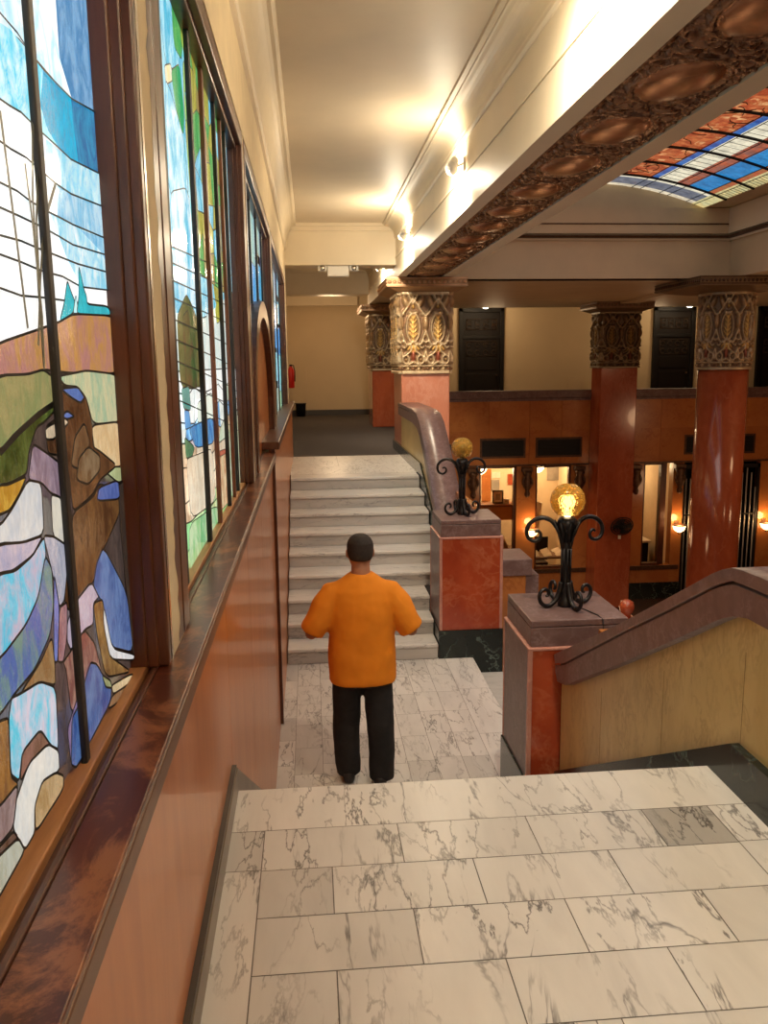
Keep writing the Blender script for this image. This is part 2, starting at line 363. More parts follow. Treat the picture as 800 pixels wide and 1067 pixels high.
MB().box(-.362, -.278, -4, 6.66, ZLEDGE-.012, ZLEDGE).build('worn_board', M['wood_worn'], l, bevel=.003)
MB().box(-.335, -.276, -4, 6.66, ZLEDGE-.055, ZLEDGE-.012).build('front_edge', M['wood_edge'], l, bevel=.004)
l = thing('window_ledge', (-.3,9,-.6), 'far stretch of dark wood ledge stepped higher above the far stairs', 'ledge', kind='structure')
MB().box(-.44, -.25, 6.64, 13.84, -.66, -.60).build('worn_board', M['wood_groove'], l, bevel=.006)
b = MB(); b.box(-.335, -.29, -4, 2.84, ZU, ZU+.085); b.box(XW-.02, -.294, -4, 2.84, ZU+.085, ZU+.097, m=1)
b.prism([(2.84,ZU-.3),(5.2,ZL-.02),(5.2,ZL+.1),(2.84,ZU+.085)], 'x', -.335, -.292)
b.build('baseboard_left', [M['base_taupe'], M['darkbase']], kind='structure', label='taupe stone baseboard along the left of the landing', cat='baseboard')
MB().box(-.62, -.60, 13.84, 25, ZU, ZU+.12).build('baseboard_far', M['darkbase'], kind='structure')

# ------------------------------------------------------------------ stained glass windows
STEP = .00022
class Glass:
    def __init__(s, edge=False, step=STEP): s.step = step; s.g = MB(); s.l = MB(); s.k = 0; s.edge = edge
    def piece(s, px, c1, c2=None, lead=True, world=False, wd=.0021):
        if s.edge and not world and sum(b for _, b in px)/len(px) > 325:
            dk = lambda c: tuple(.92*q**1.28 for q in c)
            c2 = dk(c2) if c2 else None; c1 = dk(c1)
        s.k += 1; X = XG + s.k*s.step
        if not world:
            if s.edge: px = [(a+15 if a >= 79+48.5*b/712-7 else a, b) for a, b in px]
            for _ in range(2 if lead else 0):
                q = []
                for i, a in enumerate(px):
                    b = px[(i+1) % len(px)]; t = .13
                    q += [(a[0]+(b[0]-a[0])*t, a[1]+(b[1]-a[1])*t), (b[0]-(b[0]-a[0])*t, b[1]-(b[1]-a[1])*t)]
                px = q
        P = [Vector((X, a, b)) for a, b in px] if world else [at_x(a, b, X) for a, b in px]
        s.g.poly(P, col=(c1, c2 or tuple(min(1, q*1.25+.05) for q in c1)))
        if lead: s.line(P + [P[0]], wd, X+s.step*.5)
    def line(s, P, wd=.003, X=None, m=0):
        if X is None:
            if s.edge: P = [(a+15 if a >= 79+48.5*b/712-7 else a, b) for a, b in P]
            s.k += 1; X = XG + s.k*s.step; P = [at_x(a, b, X) for a, b in P]
        L, Rr = [], []
        for i, p in enumerate(P):
            a, c = P[max(i-1, 0)], P[min(i+1, len(P)-1)]
            t = Vector((0, c.y-a.y, c.z-a.z)); t = t.normalized() if t.length > 1e-7 else Vector((0,1,0))
            n = Vector((0, -t.z, t.y))*wd; L.append((X, p.y+n.y, p.z+n.z)); Rr.append((X, p.y-n.y, p.z-n.z))
        for i in range(len(P)-1): s.l.poly([L[i], L[i+1], Rr[i+1], Rr[i]], m=m)
W_, CY, BL, DB = (1.1,1.12,1.12), (.01,.50,.80), (.06,.26,.55), (.04,.14,.34)
g = Glass(True)
g.piece([(.1,ZLEDGE),(1.93,ZLEDGE),(1.93,1.25),(.1,1.25)], (.05,.035,.03), (.09,.06,.05), world=True)
# sky
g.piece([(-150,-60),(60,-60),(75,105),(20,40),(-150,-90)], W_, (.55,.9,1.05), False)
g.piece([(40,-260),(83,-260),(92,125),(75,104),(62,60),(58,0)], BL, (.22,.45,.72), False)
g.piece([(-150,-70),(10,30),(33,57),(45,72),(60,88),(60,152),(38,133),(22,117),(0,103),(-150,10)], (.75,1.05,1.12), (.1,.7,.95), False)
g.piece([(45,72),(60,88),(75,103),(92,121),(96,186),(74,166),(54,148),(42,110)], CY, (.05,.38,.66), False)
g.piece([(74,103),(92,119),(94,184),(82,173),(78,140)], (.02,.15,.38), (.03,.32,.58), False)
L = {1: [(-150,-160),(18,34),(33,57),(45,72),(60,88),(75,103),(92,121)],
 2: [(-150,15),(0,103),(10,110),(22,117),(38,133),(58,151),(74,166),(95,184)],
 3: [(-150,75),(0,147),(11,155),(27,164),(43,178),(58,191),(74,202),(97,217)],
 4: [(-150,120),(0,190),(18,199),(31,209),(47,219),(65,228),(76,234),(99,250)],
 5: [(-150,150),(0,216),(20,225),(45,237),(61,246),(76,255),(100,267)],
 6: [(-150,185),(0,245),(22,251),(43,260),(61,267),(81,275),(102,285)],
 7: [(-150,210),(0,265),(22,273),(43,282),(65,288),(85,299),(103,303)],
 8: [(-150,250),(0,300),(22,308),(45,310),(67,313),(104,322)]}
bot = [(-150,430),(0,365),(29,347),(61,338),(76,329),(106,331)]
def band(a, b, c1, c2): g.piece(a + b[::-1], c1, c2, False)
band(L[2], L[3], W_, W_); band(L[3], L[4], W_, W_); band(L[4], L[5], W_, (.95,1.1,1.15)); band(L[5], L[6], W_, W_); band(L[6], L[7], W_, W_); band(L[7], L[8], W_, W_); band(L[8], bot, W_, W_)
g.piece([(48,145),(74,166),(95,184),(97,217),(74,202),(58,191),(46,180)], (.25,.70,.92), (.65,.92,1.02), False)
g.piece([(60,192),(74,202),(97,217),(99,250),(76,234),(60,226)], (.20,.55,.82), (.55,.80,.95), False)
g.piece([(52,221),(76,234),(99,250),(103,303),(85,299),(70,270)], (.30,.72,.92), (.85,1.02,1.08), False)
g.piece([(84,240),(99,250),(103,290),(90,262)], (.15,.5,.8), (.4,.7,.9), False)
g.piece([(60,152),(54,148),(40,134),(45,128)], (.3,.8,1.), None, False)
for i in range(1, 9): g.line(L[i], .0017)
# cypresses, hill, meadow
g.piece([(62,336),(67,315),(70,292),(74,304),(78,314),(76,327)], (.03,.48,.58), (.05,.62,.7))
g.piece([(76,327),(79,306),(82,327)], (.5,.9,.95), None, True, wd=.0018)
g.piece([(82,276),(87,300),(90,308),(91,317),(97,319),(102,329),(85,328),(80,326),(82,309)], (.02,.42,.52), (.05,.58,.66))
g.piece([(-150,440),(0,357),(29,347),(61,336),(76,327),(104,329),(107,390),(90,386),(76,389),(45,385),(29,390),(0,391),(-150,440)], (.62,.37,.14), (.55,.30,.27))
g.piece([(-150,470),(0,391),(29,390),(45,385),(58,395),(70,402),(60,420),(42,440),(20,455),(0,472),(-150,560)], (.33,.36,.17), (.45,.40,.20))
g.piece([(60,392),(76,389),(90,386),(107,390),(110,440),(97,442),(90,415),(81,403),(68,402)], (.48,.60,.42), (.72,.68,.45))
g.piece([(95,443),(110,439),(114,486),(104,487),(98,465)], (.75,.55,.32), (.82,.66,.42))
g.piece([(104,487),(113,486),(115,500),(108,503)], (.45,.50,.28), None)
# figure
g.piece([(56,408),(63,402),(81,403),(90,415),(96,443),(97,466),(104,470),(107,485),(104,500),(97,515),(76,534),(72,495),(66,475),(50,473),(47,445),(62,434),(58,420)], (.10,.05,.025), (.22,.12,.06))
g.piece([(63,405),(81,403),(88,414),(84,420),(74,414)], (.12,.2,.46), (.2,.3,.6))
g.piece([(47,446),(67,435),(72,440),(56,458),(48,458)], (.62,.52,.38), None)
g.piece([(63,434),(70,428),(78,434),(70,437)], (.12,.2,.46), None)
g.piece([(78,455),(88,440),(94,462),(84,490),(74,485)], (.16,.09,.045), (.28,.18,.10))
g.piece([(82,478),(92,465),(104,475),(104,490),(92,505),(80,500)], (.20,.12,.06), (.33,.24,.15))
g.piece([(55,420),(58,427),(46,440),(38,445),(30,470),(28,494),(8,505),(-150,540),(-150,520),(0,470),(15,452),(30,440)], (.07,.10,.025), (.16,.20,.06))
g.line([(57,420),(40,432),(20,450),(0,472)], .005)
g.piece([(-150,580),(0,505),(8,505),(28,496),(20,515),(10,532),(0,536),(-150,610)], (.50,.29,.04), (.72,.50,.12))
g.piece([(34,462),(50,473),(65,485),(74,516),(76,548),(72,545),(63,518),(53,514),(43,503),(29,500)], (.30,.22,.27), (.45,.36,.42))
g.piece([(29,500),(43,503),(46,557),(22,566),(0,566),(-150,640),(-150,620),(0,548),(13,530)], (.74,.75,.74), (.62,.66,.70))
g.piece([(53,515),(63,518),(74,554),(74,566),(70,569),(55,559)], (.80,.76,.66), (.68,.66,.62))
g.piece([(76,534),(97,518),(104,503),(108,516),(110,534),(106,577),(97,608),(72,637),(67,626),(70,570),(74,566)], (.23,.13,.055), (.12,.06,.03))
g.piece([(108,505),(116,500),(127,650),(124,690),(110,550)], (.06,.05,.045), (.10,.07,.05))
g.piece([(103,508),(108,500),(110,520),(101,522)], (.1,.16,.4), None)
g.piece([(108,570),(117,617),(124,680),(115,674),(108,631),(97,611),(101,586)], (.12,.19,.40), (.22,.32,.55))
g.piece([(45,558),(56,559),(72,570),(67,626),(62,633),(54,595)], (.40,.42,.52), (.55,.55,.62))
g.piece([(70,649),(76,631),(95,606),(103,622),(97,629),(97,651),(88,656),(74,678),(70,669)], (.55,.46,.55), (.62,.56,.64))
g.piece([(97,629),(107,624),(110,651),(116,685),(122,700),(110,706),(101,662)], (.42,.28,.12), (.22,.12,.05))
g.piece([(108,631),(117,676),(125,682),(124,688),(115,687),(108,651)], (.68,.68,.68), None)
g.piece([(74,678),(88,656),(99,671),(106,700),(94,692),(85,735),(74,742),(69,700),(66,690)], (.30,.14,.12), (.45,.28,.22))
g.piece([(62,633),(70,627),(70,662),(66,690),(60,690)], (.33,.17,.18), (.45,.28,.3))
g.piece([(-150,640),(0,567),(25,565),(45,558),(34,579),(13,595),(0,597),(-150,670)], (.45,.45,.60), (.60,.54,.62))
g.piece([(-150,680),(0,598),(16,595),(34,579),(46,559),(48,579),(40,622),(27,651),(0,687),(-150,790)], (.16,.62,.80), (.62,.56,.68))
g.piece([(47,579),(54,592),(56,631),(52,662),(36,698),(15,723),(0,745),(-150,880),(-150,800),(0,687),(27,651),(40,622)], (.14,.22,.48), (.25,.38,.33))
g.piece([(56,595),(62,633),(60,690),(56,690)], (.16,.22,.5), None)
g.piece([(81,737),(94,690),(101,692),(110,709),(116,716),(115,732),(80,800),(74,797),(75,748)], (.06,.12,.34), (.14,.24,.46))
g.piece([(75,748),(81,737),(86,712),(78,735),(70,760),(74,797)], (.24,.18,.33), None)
g.piece([(106,703),(115,709),(117,717),(110,716)], (.30,.32,.16), None)
g.piece([(116,714),(122,702),(128,706),(118,724)], (.6,.5,.32), None)
g.piece([(117,724),(127,708),(128,716),(112,740)], (.25,.15,.07), None)
g.piece([(21,723),(42,690),(54,663),(57,690),(58,714),(42,711),(30,722)], (.33,.20,.09), (.42,.30,.16))
g.piece([(12,727),(21,723),(42,710),(58,716),(61,781),(53,777),(42,760),(23,784),(20,814),(11,807),(9,748)], (.72,.68,.78), (.15,.66,.82))
g.piece([(23,784),(42,760),(53,777),(30,797),(21,815)], (.23,.13,.09), (.35,.2,.16))
g.piece([(14,866),(14,842),(30,795),(50,775),(61,782),(62,803),(44,816),(36,840),(36,868),(26,886)], (.84,.82,.76), (.75,.76,.74))
g.piece([(36,840),(44,814),(58,805),(66,808),(66,822),(37,868)], (.48,.33,.16), (.6,.46,.28))
g.piece([(-150,850),(0,751),(9,748),(11,809),(19,816),(12,863),(0,868),(-150,1000)], (.22,.11,.05), (.40,.22,.07))
g.piece([(-150,980),(0,840),(19,816),(14,862),(0,880),(-150,1010)], (.30,.21,.20), (.42,.33,.32))
g.piece([(-150,1010),(0,882),(14,866),(19,873),(0,891),(-150,1040)], (.13,.06,.03), None)
g.piece([(-150,1040),(0,891),(19,873),(26,886),(0,933),(-150,1200)], (.6,.62,.55), (.5,.5,.4))
# reeds
for P in ([(0,115),(16,240),(29,342)], [(34,128),(34,205),(40,300),(46,385)], [(41,137),(38,230),(41,300),(46,385)], [(58,191),(46,232),(42,290),(40,360)], [(26,170),(34,232),(44,330),(46,380)]): g.line(P, .0045, m=1)
def window(n, name, label, gl, y0, y1, z1, matg, rj=.11):
    t = thing(name, (XG,(y0+y1)/2,ZLEDGE), label, 'window', kind='structure')
    gl.g.build('art_glass', matg, t); gl.l.build('lead_came', [M['lead'], M['stem']], t)
    f = MB(); XF = -.335
    f.box(XG-.03, XF-.045, y1-.004, y1+.05, ZLEDGE+.005, z1); f.box(XF-.06, XF, y1+.012, y1+rj, ZLEDGE+.002, z1)
    f.box(XF-.07, XF-.022, y1+.004, y1+.04, ZLEDGE+.002, z1); f.build('jamb', M['wood'], t, bevel=.005)
    f = MB(); f.box(XG-.03, XF-.035, y0-.11, y0+.01, ZLEDGE+.005, z1); f.box(XF-.06, XF, y0-.11, y0-.012, ZLEDGE+.002, z1); f.build('jamb', M['wood'], t, bevel=.006)
    f = MB(); f.box(XG-.03, XF-.03, y0-.11, y1+.11, z1-.05, z1+.03); f.box(XF-.06, XF, y0-.11, y1+.11, z1-.03, z1+.05); f.build('head_rail', M['wood'], t, bevel=.006)
    return t
def bar(t, y, z1, m=None, r=.011):
    MB().box(XG+.012, XG+.012+(min(r,.011) if y < 2 else .017), y-r*.9, y+r*.9, ZLEDGE+.002, z1).build('saddle_bar', m or M['lead'], t, bevel=.003)
ZT = 1.20
t = window(1, 'window_1', 'nearest stained glass window with draped figure, hill and cypresses', g, .3, 1.865, ZT, M['glass1'], .045)
bar(t, 1.405, ZT, r=.014); bar(t, .9, ZT, r=.014)
MB().box(-.345, -.334, 1.912, 1.932, ZLEDGE, ZT).build('jamb_sheen_strip', M['steel'], t)  # added strip standing for the grazing sheen on the jamb face
# second window
g = Glass(False, .00006)
g.piece([(2.2,ZLEDGE),(4.92,ZLEDGE),(4.92,1.2),(2.2,1.2)], (.86,.92,.88), (.62,.78,.74), False, world=True)
_r = random.Random(5)
def mosaic(gl, y0, y1, z0, z1, ny, nz, pal, j=.32, wd=.0028):
    P = {}
    for a in range(ny+1):
        for b in range(nz+1):
            dy, dz = (y1-y0)/ny, (z1-z0)/nz
            P[a,b] = (y0+a*dy+(_r.uniform(-j,j)*dy if 0 < a < ny else 0), z0+b*dz+(_r.uniform(-j,j)*dz if 0 < b < nz else 0))
    for a in range(ny):
        for b in range(nz):
            c1, c2 = pal(a/ny, b/nz); gl.piece([P[a,b],P[a+1,b],P[a+1,b+1],P[a,b+1]], c1, c2, True, True, wd)
def pal_low(u, v):
    q = _r.random()
    if v < .22: return ((.10,.38,.12),(.45,.62,.35)) if q < .6 else ((.30,.45,.15),(.6,.66,.4))
    if v < .55: return ((.62,.48,.34),(.78,.68,.52)) if q < .6 else (((.45,.26,.14),(.7,.52,.34)) if q < .8 else ((.5,.6,.42),(.75,.8,.66)))
    if v < .72: return ((.08,.26,.52),(.3,.55,.75)) if q < .4 else ((.7,.78,.72),(.9,.95,.9))
    return ((.85,.92,.9),(1.05,1.08,1.05)) if q < .75 else ((.35,.5,.35),(.7,.8,.7))
mosaic(g, 2.2, 4.92, ZLEDGE, -.02, 11, 8, pal_low)
g.piece([(160,-40),(200,-40),(238,80),(246,300),(212,332),(180,325),(160,150)], (.04,.46,.74), (.40,.82,.98), False)
g.piece([(160,-60),(181,-60),(188,75),(172,68)], (.05,.52,.78), (.5,.9,1.05))
g.piece([(176,-40),(189,-40),(190,64),(181,48)], (.05,.38,.10), (.18,.55,.15))
g.piece([(187,-40),(203,-40),(208,40),(210,75),(199,82),(188,42)], (.42,.40,.04), (.28,.38,.06))
g.piece([(171,68),(178,66),(180,84),(173,88)], (.85,.78,.4), (.9,.9,.8))
g.piece([(178,73),(187,66),(192,120),(191,142),(183,112)], (.02,.36,.12), (.05,.45,.18))
g.piece([(172,82),(178,95),(191,142),(197,205),(176,205)], (.10,.60,.85), (.75,1.0,1.08))
g.piece([(190,60),(201,82),(206,110),(208,140),(198,160),(192,120)], (.12,.36,.12), (.3,.42,.12))
g.piece([(191,90),(201,120),(207,145),(204,153)], (.05,.5,.75), None)
g.piece([(206,40),(219,72),(224,170),(231,250),(233,300),(225,322),(217,250),(210,150)], (.30,.28,.06), (.42,.42,.08))
g.piece([(192,120),(206,150),(214,235),(206,240),(198,200)], (.36,.30,.10), (.25,.38,.08))
g.piece([(218,70),(230,105),(234,160),(238,200),(236,240),(226,180)], (.22,.30,.08), (.36,.36,.10))
g.piece([(221,110),(228,112),(230,140),(226,148)], (.05,.42,.15), None)
g.piece([(229,115),(239,130),(244,250),(246,310),(238,300),(233,220)], (.04,.36,.64), (.3,.75,.95))
g.piece([(176,200),(196,195),(206,290),(215,310),(216,332),(188,326)], (.10,.58,.84), (.80,1.0,1.08))
g.piece([(205,248),(212,252),(215,330),(208,332)], (.12,.55,.8), (.5,.9,1.))
g.piece([(184,330),(194,306),(200,318),(205,332),(208,367),(214,402),(188,406)], (.06,.085,.025), (.14,.16,.06))
g.piece([(190,330),(196,322),(202,370),(206,405),(194,405)], (.10,.06,.03), (.05,.10,.03))
g.piece([(224,322),(230,300),(232,330),(226,338)], (.4,.42,.05), None)
g.piece([(189,405),(197,402),(199,428),(191,426)], (.05,.28,.25), (.1,.4,.35))
g.piece([(192,427),(197,428),(199,445),(193,448)], (.08,.3,.6), None)
g.piece([(205,420),(221,408),(224,436),(206,442)], (.72,.85,.7), (.9,.95,.85))
g.piece([(196,446),(222,434),(223,462),(204,467)], (.04,.17,.46), (.1,.34,.62))
g.piece([(192,455),(203,466),(200,476),(194,478)], (.05,.16,.08), (.1,.25,.12))
g.piece([(228,470),(241,466),(242,475),(230,482)], (.42,.10,.05), None)
g.piece([(194,478),(207,473),(221,467),(225,522),(199,541)], (.66,.52,.36), (.80,.72,.56))
g.piece([(225,478),(240,470),(241,528),(228,541)], (.50,.24,.12), (.75,.6,.36))
g.piece([(238,440),(249,430),(252,508),(241,520)], (.40,.48,.28), (.65,.72,.55))
g.piece([(197,546),(226,526),(229,546),(198,600)], (.42,.62,.38), (.12,.46,.16))
g.piece([(228,535),(241,520),(243,530),(228,548)], (.2,.45,.15), None)
def pal_leaf(u, v):
    q = _r.random()
    if q < .30: return ((.04,.34,.10),(.16,.50,.14))
    if q < .58: return ((.34,.34,.05),(.48,.46,.10))
    if q < .72: return ((.30,.22,.07),(.40,.34,.12))
    return ((.04,.44,.70),(.35,.78,.95))
mosaic(g, 3.28, 4.5, .35, 1.2, 7, 7, pal_leaf, .4)
for y in (255,272,290,308,330,350,372,392,412): g.line([(175,y),(195,y+9),(215,y+18),(232,y+26),(250,y+38)], .0025)
for x in (238,243): g.line([(x,300),(x+3,430)], .002)
t = window(2, 'window_2', 'second stained glass window with green trees and blue water', g, 2.23, 4.885, ZT, M['glass2'])
for y, m, r in ((2.6,None,.02),(3.25,None,.024),(3.64,M['brownbar'],.026),(4.08,None,.022),(4.35,M['brownbar'],.02),(4.57,None,.022)): bar(t, y, ZT, m, r)
wv = MB(); zz = np.linspace(ZLEDGE+.004, 1.25, 90)
for a, b in zip(zz, zz[1:]):
    f = lambda z: 2.055+.03*mnoise.noise(Vector((3,0,z*14)))+.02*mnoise.noise(Vector((9,0,z*47)))
    wv.poly([(-.3372,f(a),a),(-.3372,2.127,a),(-.3372,2.127,b),(-.3372,f(b),b)])
wv.build('ragged_edge', M['wood'], t)
def strip_window(n, name, label, y0, y1, arch=False):
    g = Glass(); ys = np.linspace(y0, y1, 9)
    for i in range(8):
        z = ZLEDGE; zz = [ZLEDGE, -.3, .15, .5, .85, 1.2]
        for j in range(5):
            c = [(.30,.42,.34),(.22,.50,.62),(.05,.34,.56),(.06,.38,.58),(.30,.44,.54)][j]
            c = tuple(q*random.uniform(.75,1.25) for q in c)
            d = .08*math.sin(i*1.7+j)
            g.piece([(ys[i],zz[j]+(d if j else 0)),(ys[i+1],zz[j]+(d if j else 0)),(ys[i+1],zz[j+1]),(ys[i],zz[j+1])], c, None, True, True, wd=.006)
    t = window(n, name, label, g, y0, y1, ZT, M['glass2'])
    for i in (1,3,5,7): bar(t, ys[i], ZT, None, .025)
    return t
t = strip_window(3, 'window_3', 'third window along the wall with an arched wooden surround', 5.2, 8.25)
N = 28; yc, hw, zs, rise = 6.74, 1.36, -.42, .89
out = [(yc-hw*math.cos(math.pi*i/N), zs+rise*math.sin(math.pi*i/N)**.85) for i in range(N+1)]
inn = [(yc-(hw-.16)*math.cos(math.pi*i/N), zs+(rise-.12)*math.sin(math.pi*i/N)**.85) for i in range(N+1)]
a = MB(); ring = [(out[0][0],ZLEDGE)] + out + [(out[-1][0],ZLEDGE),(inn[-1][0],ZLEDGE)] + inn[::-1] + [(inn[0][0],ZLEDGE)]
n0 = len(ring)
for X0, X1 in ((-.40,-.335),):
    o2 = [(out[0][0],ZLEDGE)] + out + [(out[-1][0],ZLEDGE)]; i2 = [(inn[0][0],ZLEDGE)] + inn + [(inn[-1][0],ZLEDGE)]
    for k in range(len(o2)-1):
        q = [o2[k], o2[k+1], i2[k+1], i2[k]]
        a.poly([(X1,*p) for p in q]); a.poly([(X0,*o2[k]),(X0,*o2[k+1]),(X1,*o2[k+1]),(X1,*o2[k])]); a.poly([(X0,*i2[k]),(X1,*i2[k]),(X1,*i2[k+1]),(X0,*i2[k+1])])
a.build('arch_surround', M['wood'], t)
a = MB(); a.poly([(-.385,inn[0][0],ZLEDGE)] + [(-.385,*p) for p in inn] + [(-.385,inn[-1][0],ZLEDGE)]); a.build('arch_panel', M['panel'], t)
strip_window(4, 'window_4', 'farthest narrow blue stained glass window above the far stairs', 8.6, 12.95)

# ------------------------------------------------------------------ corridor ceiling, coves, beams
ZC, ZS = 2.15, 1.32                      # ceiling, beam soffit
MB().box(-.8, 1.5, -4, 25, ZC, ZC+.15).build('ceiling', M['ceil'], kind='structure', label='pale corridor ceiling', cat='ceiling')
def cove(y0, y1, dx=0):
    m = MB(); n = 8
    pr = [(XP,1.72),(XP+.022,1.735),(XP+.022,1.765),(XP+.03,1.775)]
    for i in range(n+1):
        a = math.pi/2*i/n; pr.append((XP+.035+.135*(1-math.cos(a)), 1.79+.31*math.sin(a)))
    pr += [(-.165,2.105),(-.15,2.115),(-.145,2.15),(-.145,2.17),(XP-.02,2.17),(XP-.02,1.72)]
    m.prism([(a+dx, b) for a, b in pr], 'y', y0, y1, smooth=False); return m
cove(-4, 13.72).build('trim_left', M['cream'], kind='structure', label='cream cove moulding over the windows', cat='moulding')
cove(14.35, 19.8, -.28).build('trim_left_far', M['cream'], kind='structure')
def cove_r(y0, y1):
    m = MB(); n = 8; pr = [(1.43,1.90),(1.40,1.905),(1.385,1.92),(1.385,1.945)]
    for i in range(n+1):
        a = math.pi/2*i/n; pr.append((1.38-.13*(1-math.cos(a)), 1.955+.14*math.sin(a)))
    pr += [(1.235,2.10),(1.235,2.115),(1.20,2.12),(1.20,2.17),(1.43,2.17)]
    m.prism(pr, 'y', y0, y1); return m
cove_r(-4, 13.72).build('trim_right', M['cream'], kind='structure', label='cream cove moulding above the long beam', cat='moulding')
cove_r(14.35, 19.8).build('trim_right_far', M['cream'], kind='structure')
def corridor_beam(name, y0, y1, zb, label):
    m = MB(); m.box(-.64, 1.42, y0, y1, zb, ZC+.05); m.box(-.36, 1.42, y0-.03, y1+.03, ZC-.12, ZC+.02); m.box(-.36, 1.42, y0-.07, y1+.07, ZC-.05, ZC+.02)
    m.build(name, M['cream'], kind='structure', label=label, cat='beam', bevel=.01)
corridor_beam('beam_near', 13.78, 14.3, 1.52, 'cream cross beam over the head of the far stairs')
corridor_beam('beam_far', 19.9, 20.5, 1.55, 'cream cross beam farther down the corridor')
m = MB(); XB0, XB1 = 1.41, 2.29
m.box(XB0, XB0+.13, -4, 20.4, ZS, 2.4); m.box(2.13, XB1, -4, 20.4, ZS, 2.4); m.box(XB0+.13, 2.13, -4, 20.4, ZS+.035, 2.4)
m.box(XB0-.012, XB0+.02, -4, 20.4, ZS+.30, ZS+.325)
m.build('beam_long', M['cream'], kind='structure', label='long cream beam between corridor and lobby', cat='beam')

# ornament strip under the long beam: medallions 0.885 m apart among foliage
def sd_seg(u, v, a, b):
    pa, ba = (u-a[0], v-a[1]), (b[0]-a[0], b[1]-a[1]); h = np.clip((pa[0]*ba[0]+pa[1]*ba[1])/(ba[0]**2+ba[1]**2+1e-9), 0, 1)
    return np.hypot(pa[0]-ba[0]*h, pa[1]-ba[1]*h)
def ridge(d, w): return np.clip(1-(d/w)**2, 0, 1)**.5
PER = .885
nu, nv = 44, 64                            # across, along one period
U, V = np.meshgrid(np.linspace(-.29,.29,nu), np.linspace(0,PER,nv), indexing='ij')
H = np.zeros_like(U); Cc = np.zeros(U.shape+(3,)); Cc[:] = (.10,.045,.022)
def put(h, c=None, th=.02):
    global H, Cc
    if c is not None: Cc = np.where((h > th)[...,None] & (h >= H)[...,None], np.array(c), Cc)
    H = np.maximum(H, h)
FN = np.array([[mnoise.noise(Vector((abs(u)*13+v*.0, math.sin(v*2*math.pi/PER)*2.2, math.cos(v*2*math.pi/PER)*2.2))) for v in np.linspace(0,PER,nv)] for u in np.linspace(-.29,.29,nu)])
put(np.clip(np.abs(FN)*2.2, 0, 1)*.022, (.24,.12,.06), .008)
for c in (PER*.5,):
    e = np.sqrt((U/.20)**2 + ((V-c)/.31)**2)
    put(ridge(np.abs(e-1.06), .1)*.02, (.16,.08,.045)); dome = np.clip(1-e**2, 0, 1)**.5
    H = np.where(e < 1, .004+dome*.035, H); Cc = np.where((e < .98)[...,None], np.array((.40,.19,.09)), Cc)
for s in (-1, 1):
    for q in (0, PER):
        for (r, o, z) in ((.055,.15,.06),(.04,.08,.13),(.05,.2,.17)):
            put(ridge(np.abs(np.hypot(U-s*o, V-q-z)-r), .02)*.018, (.30,.15,.075)); put(ridge(np.abs(np.hypot(U-s*o, V-q+z)-r), .02)*.018, (.30,.15,.075))
    put(ridge(np.abs(np.abs(U)-.275), .014)*.018, (.14,.07,.04))
put(ridge(np.abs(U-.245), .03)*.016*(.4+.6*(np.cos(V*2*math.pi/PER*18) > 0)), (.16,.08,.045))
strip = thing('soffit_ornament', (1.83,5,ZS), 'bronze ornamental strip of medallions and foliage under the long beam', 'ornament', kind='structure')
me0 = None
for k in range(-2, 16):
    if k*PER+.30+PER > 13.9: break
    P = np.stack([1.835+U, .30+k*PER+V, ZS+.034-H*1.5], -1)
    if me0 is None:
        pass
    grid_mesh('medallion_panel', P, M['soffit_relief'], strip, Cc)

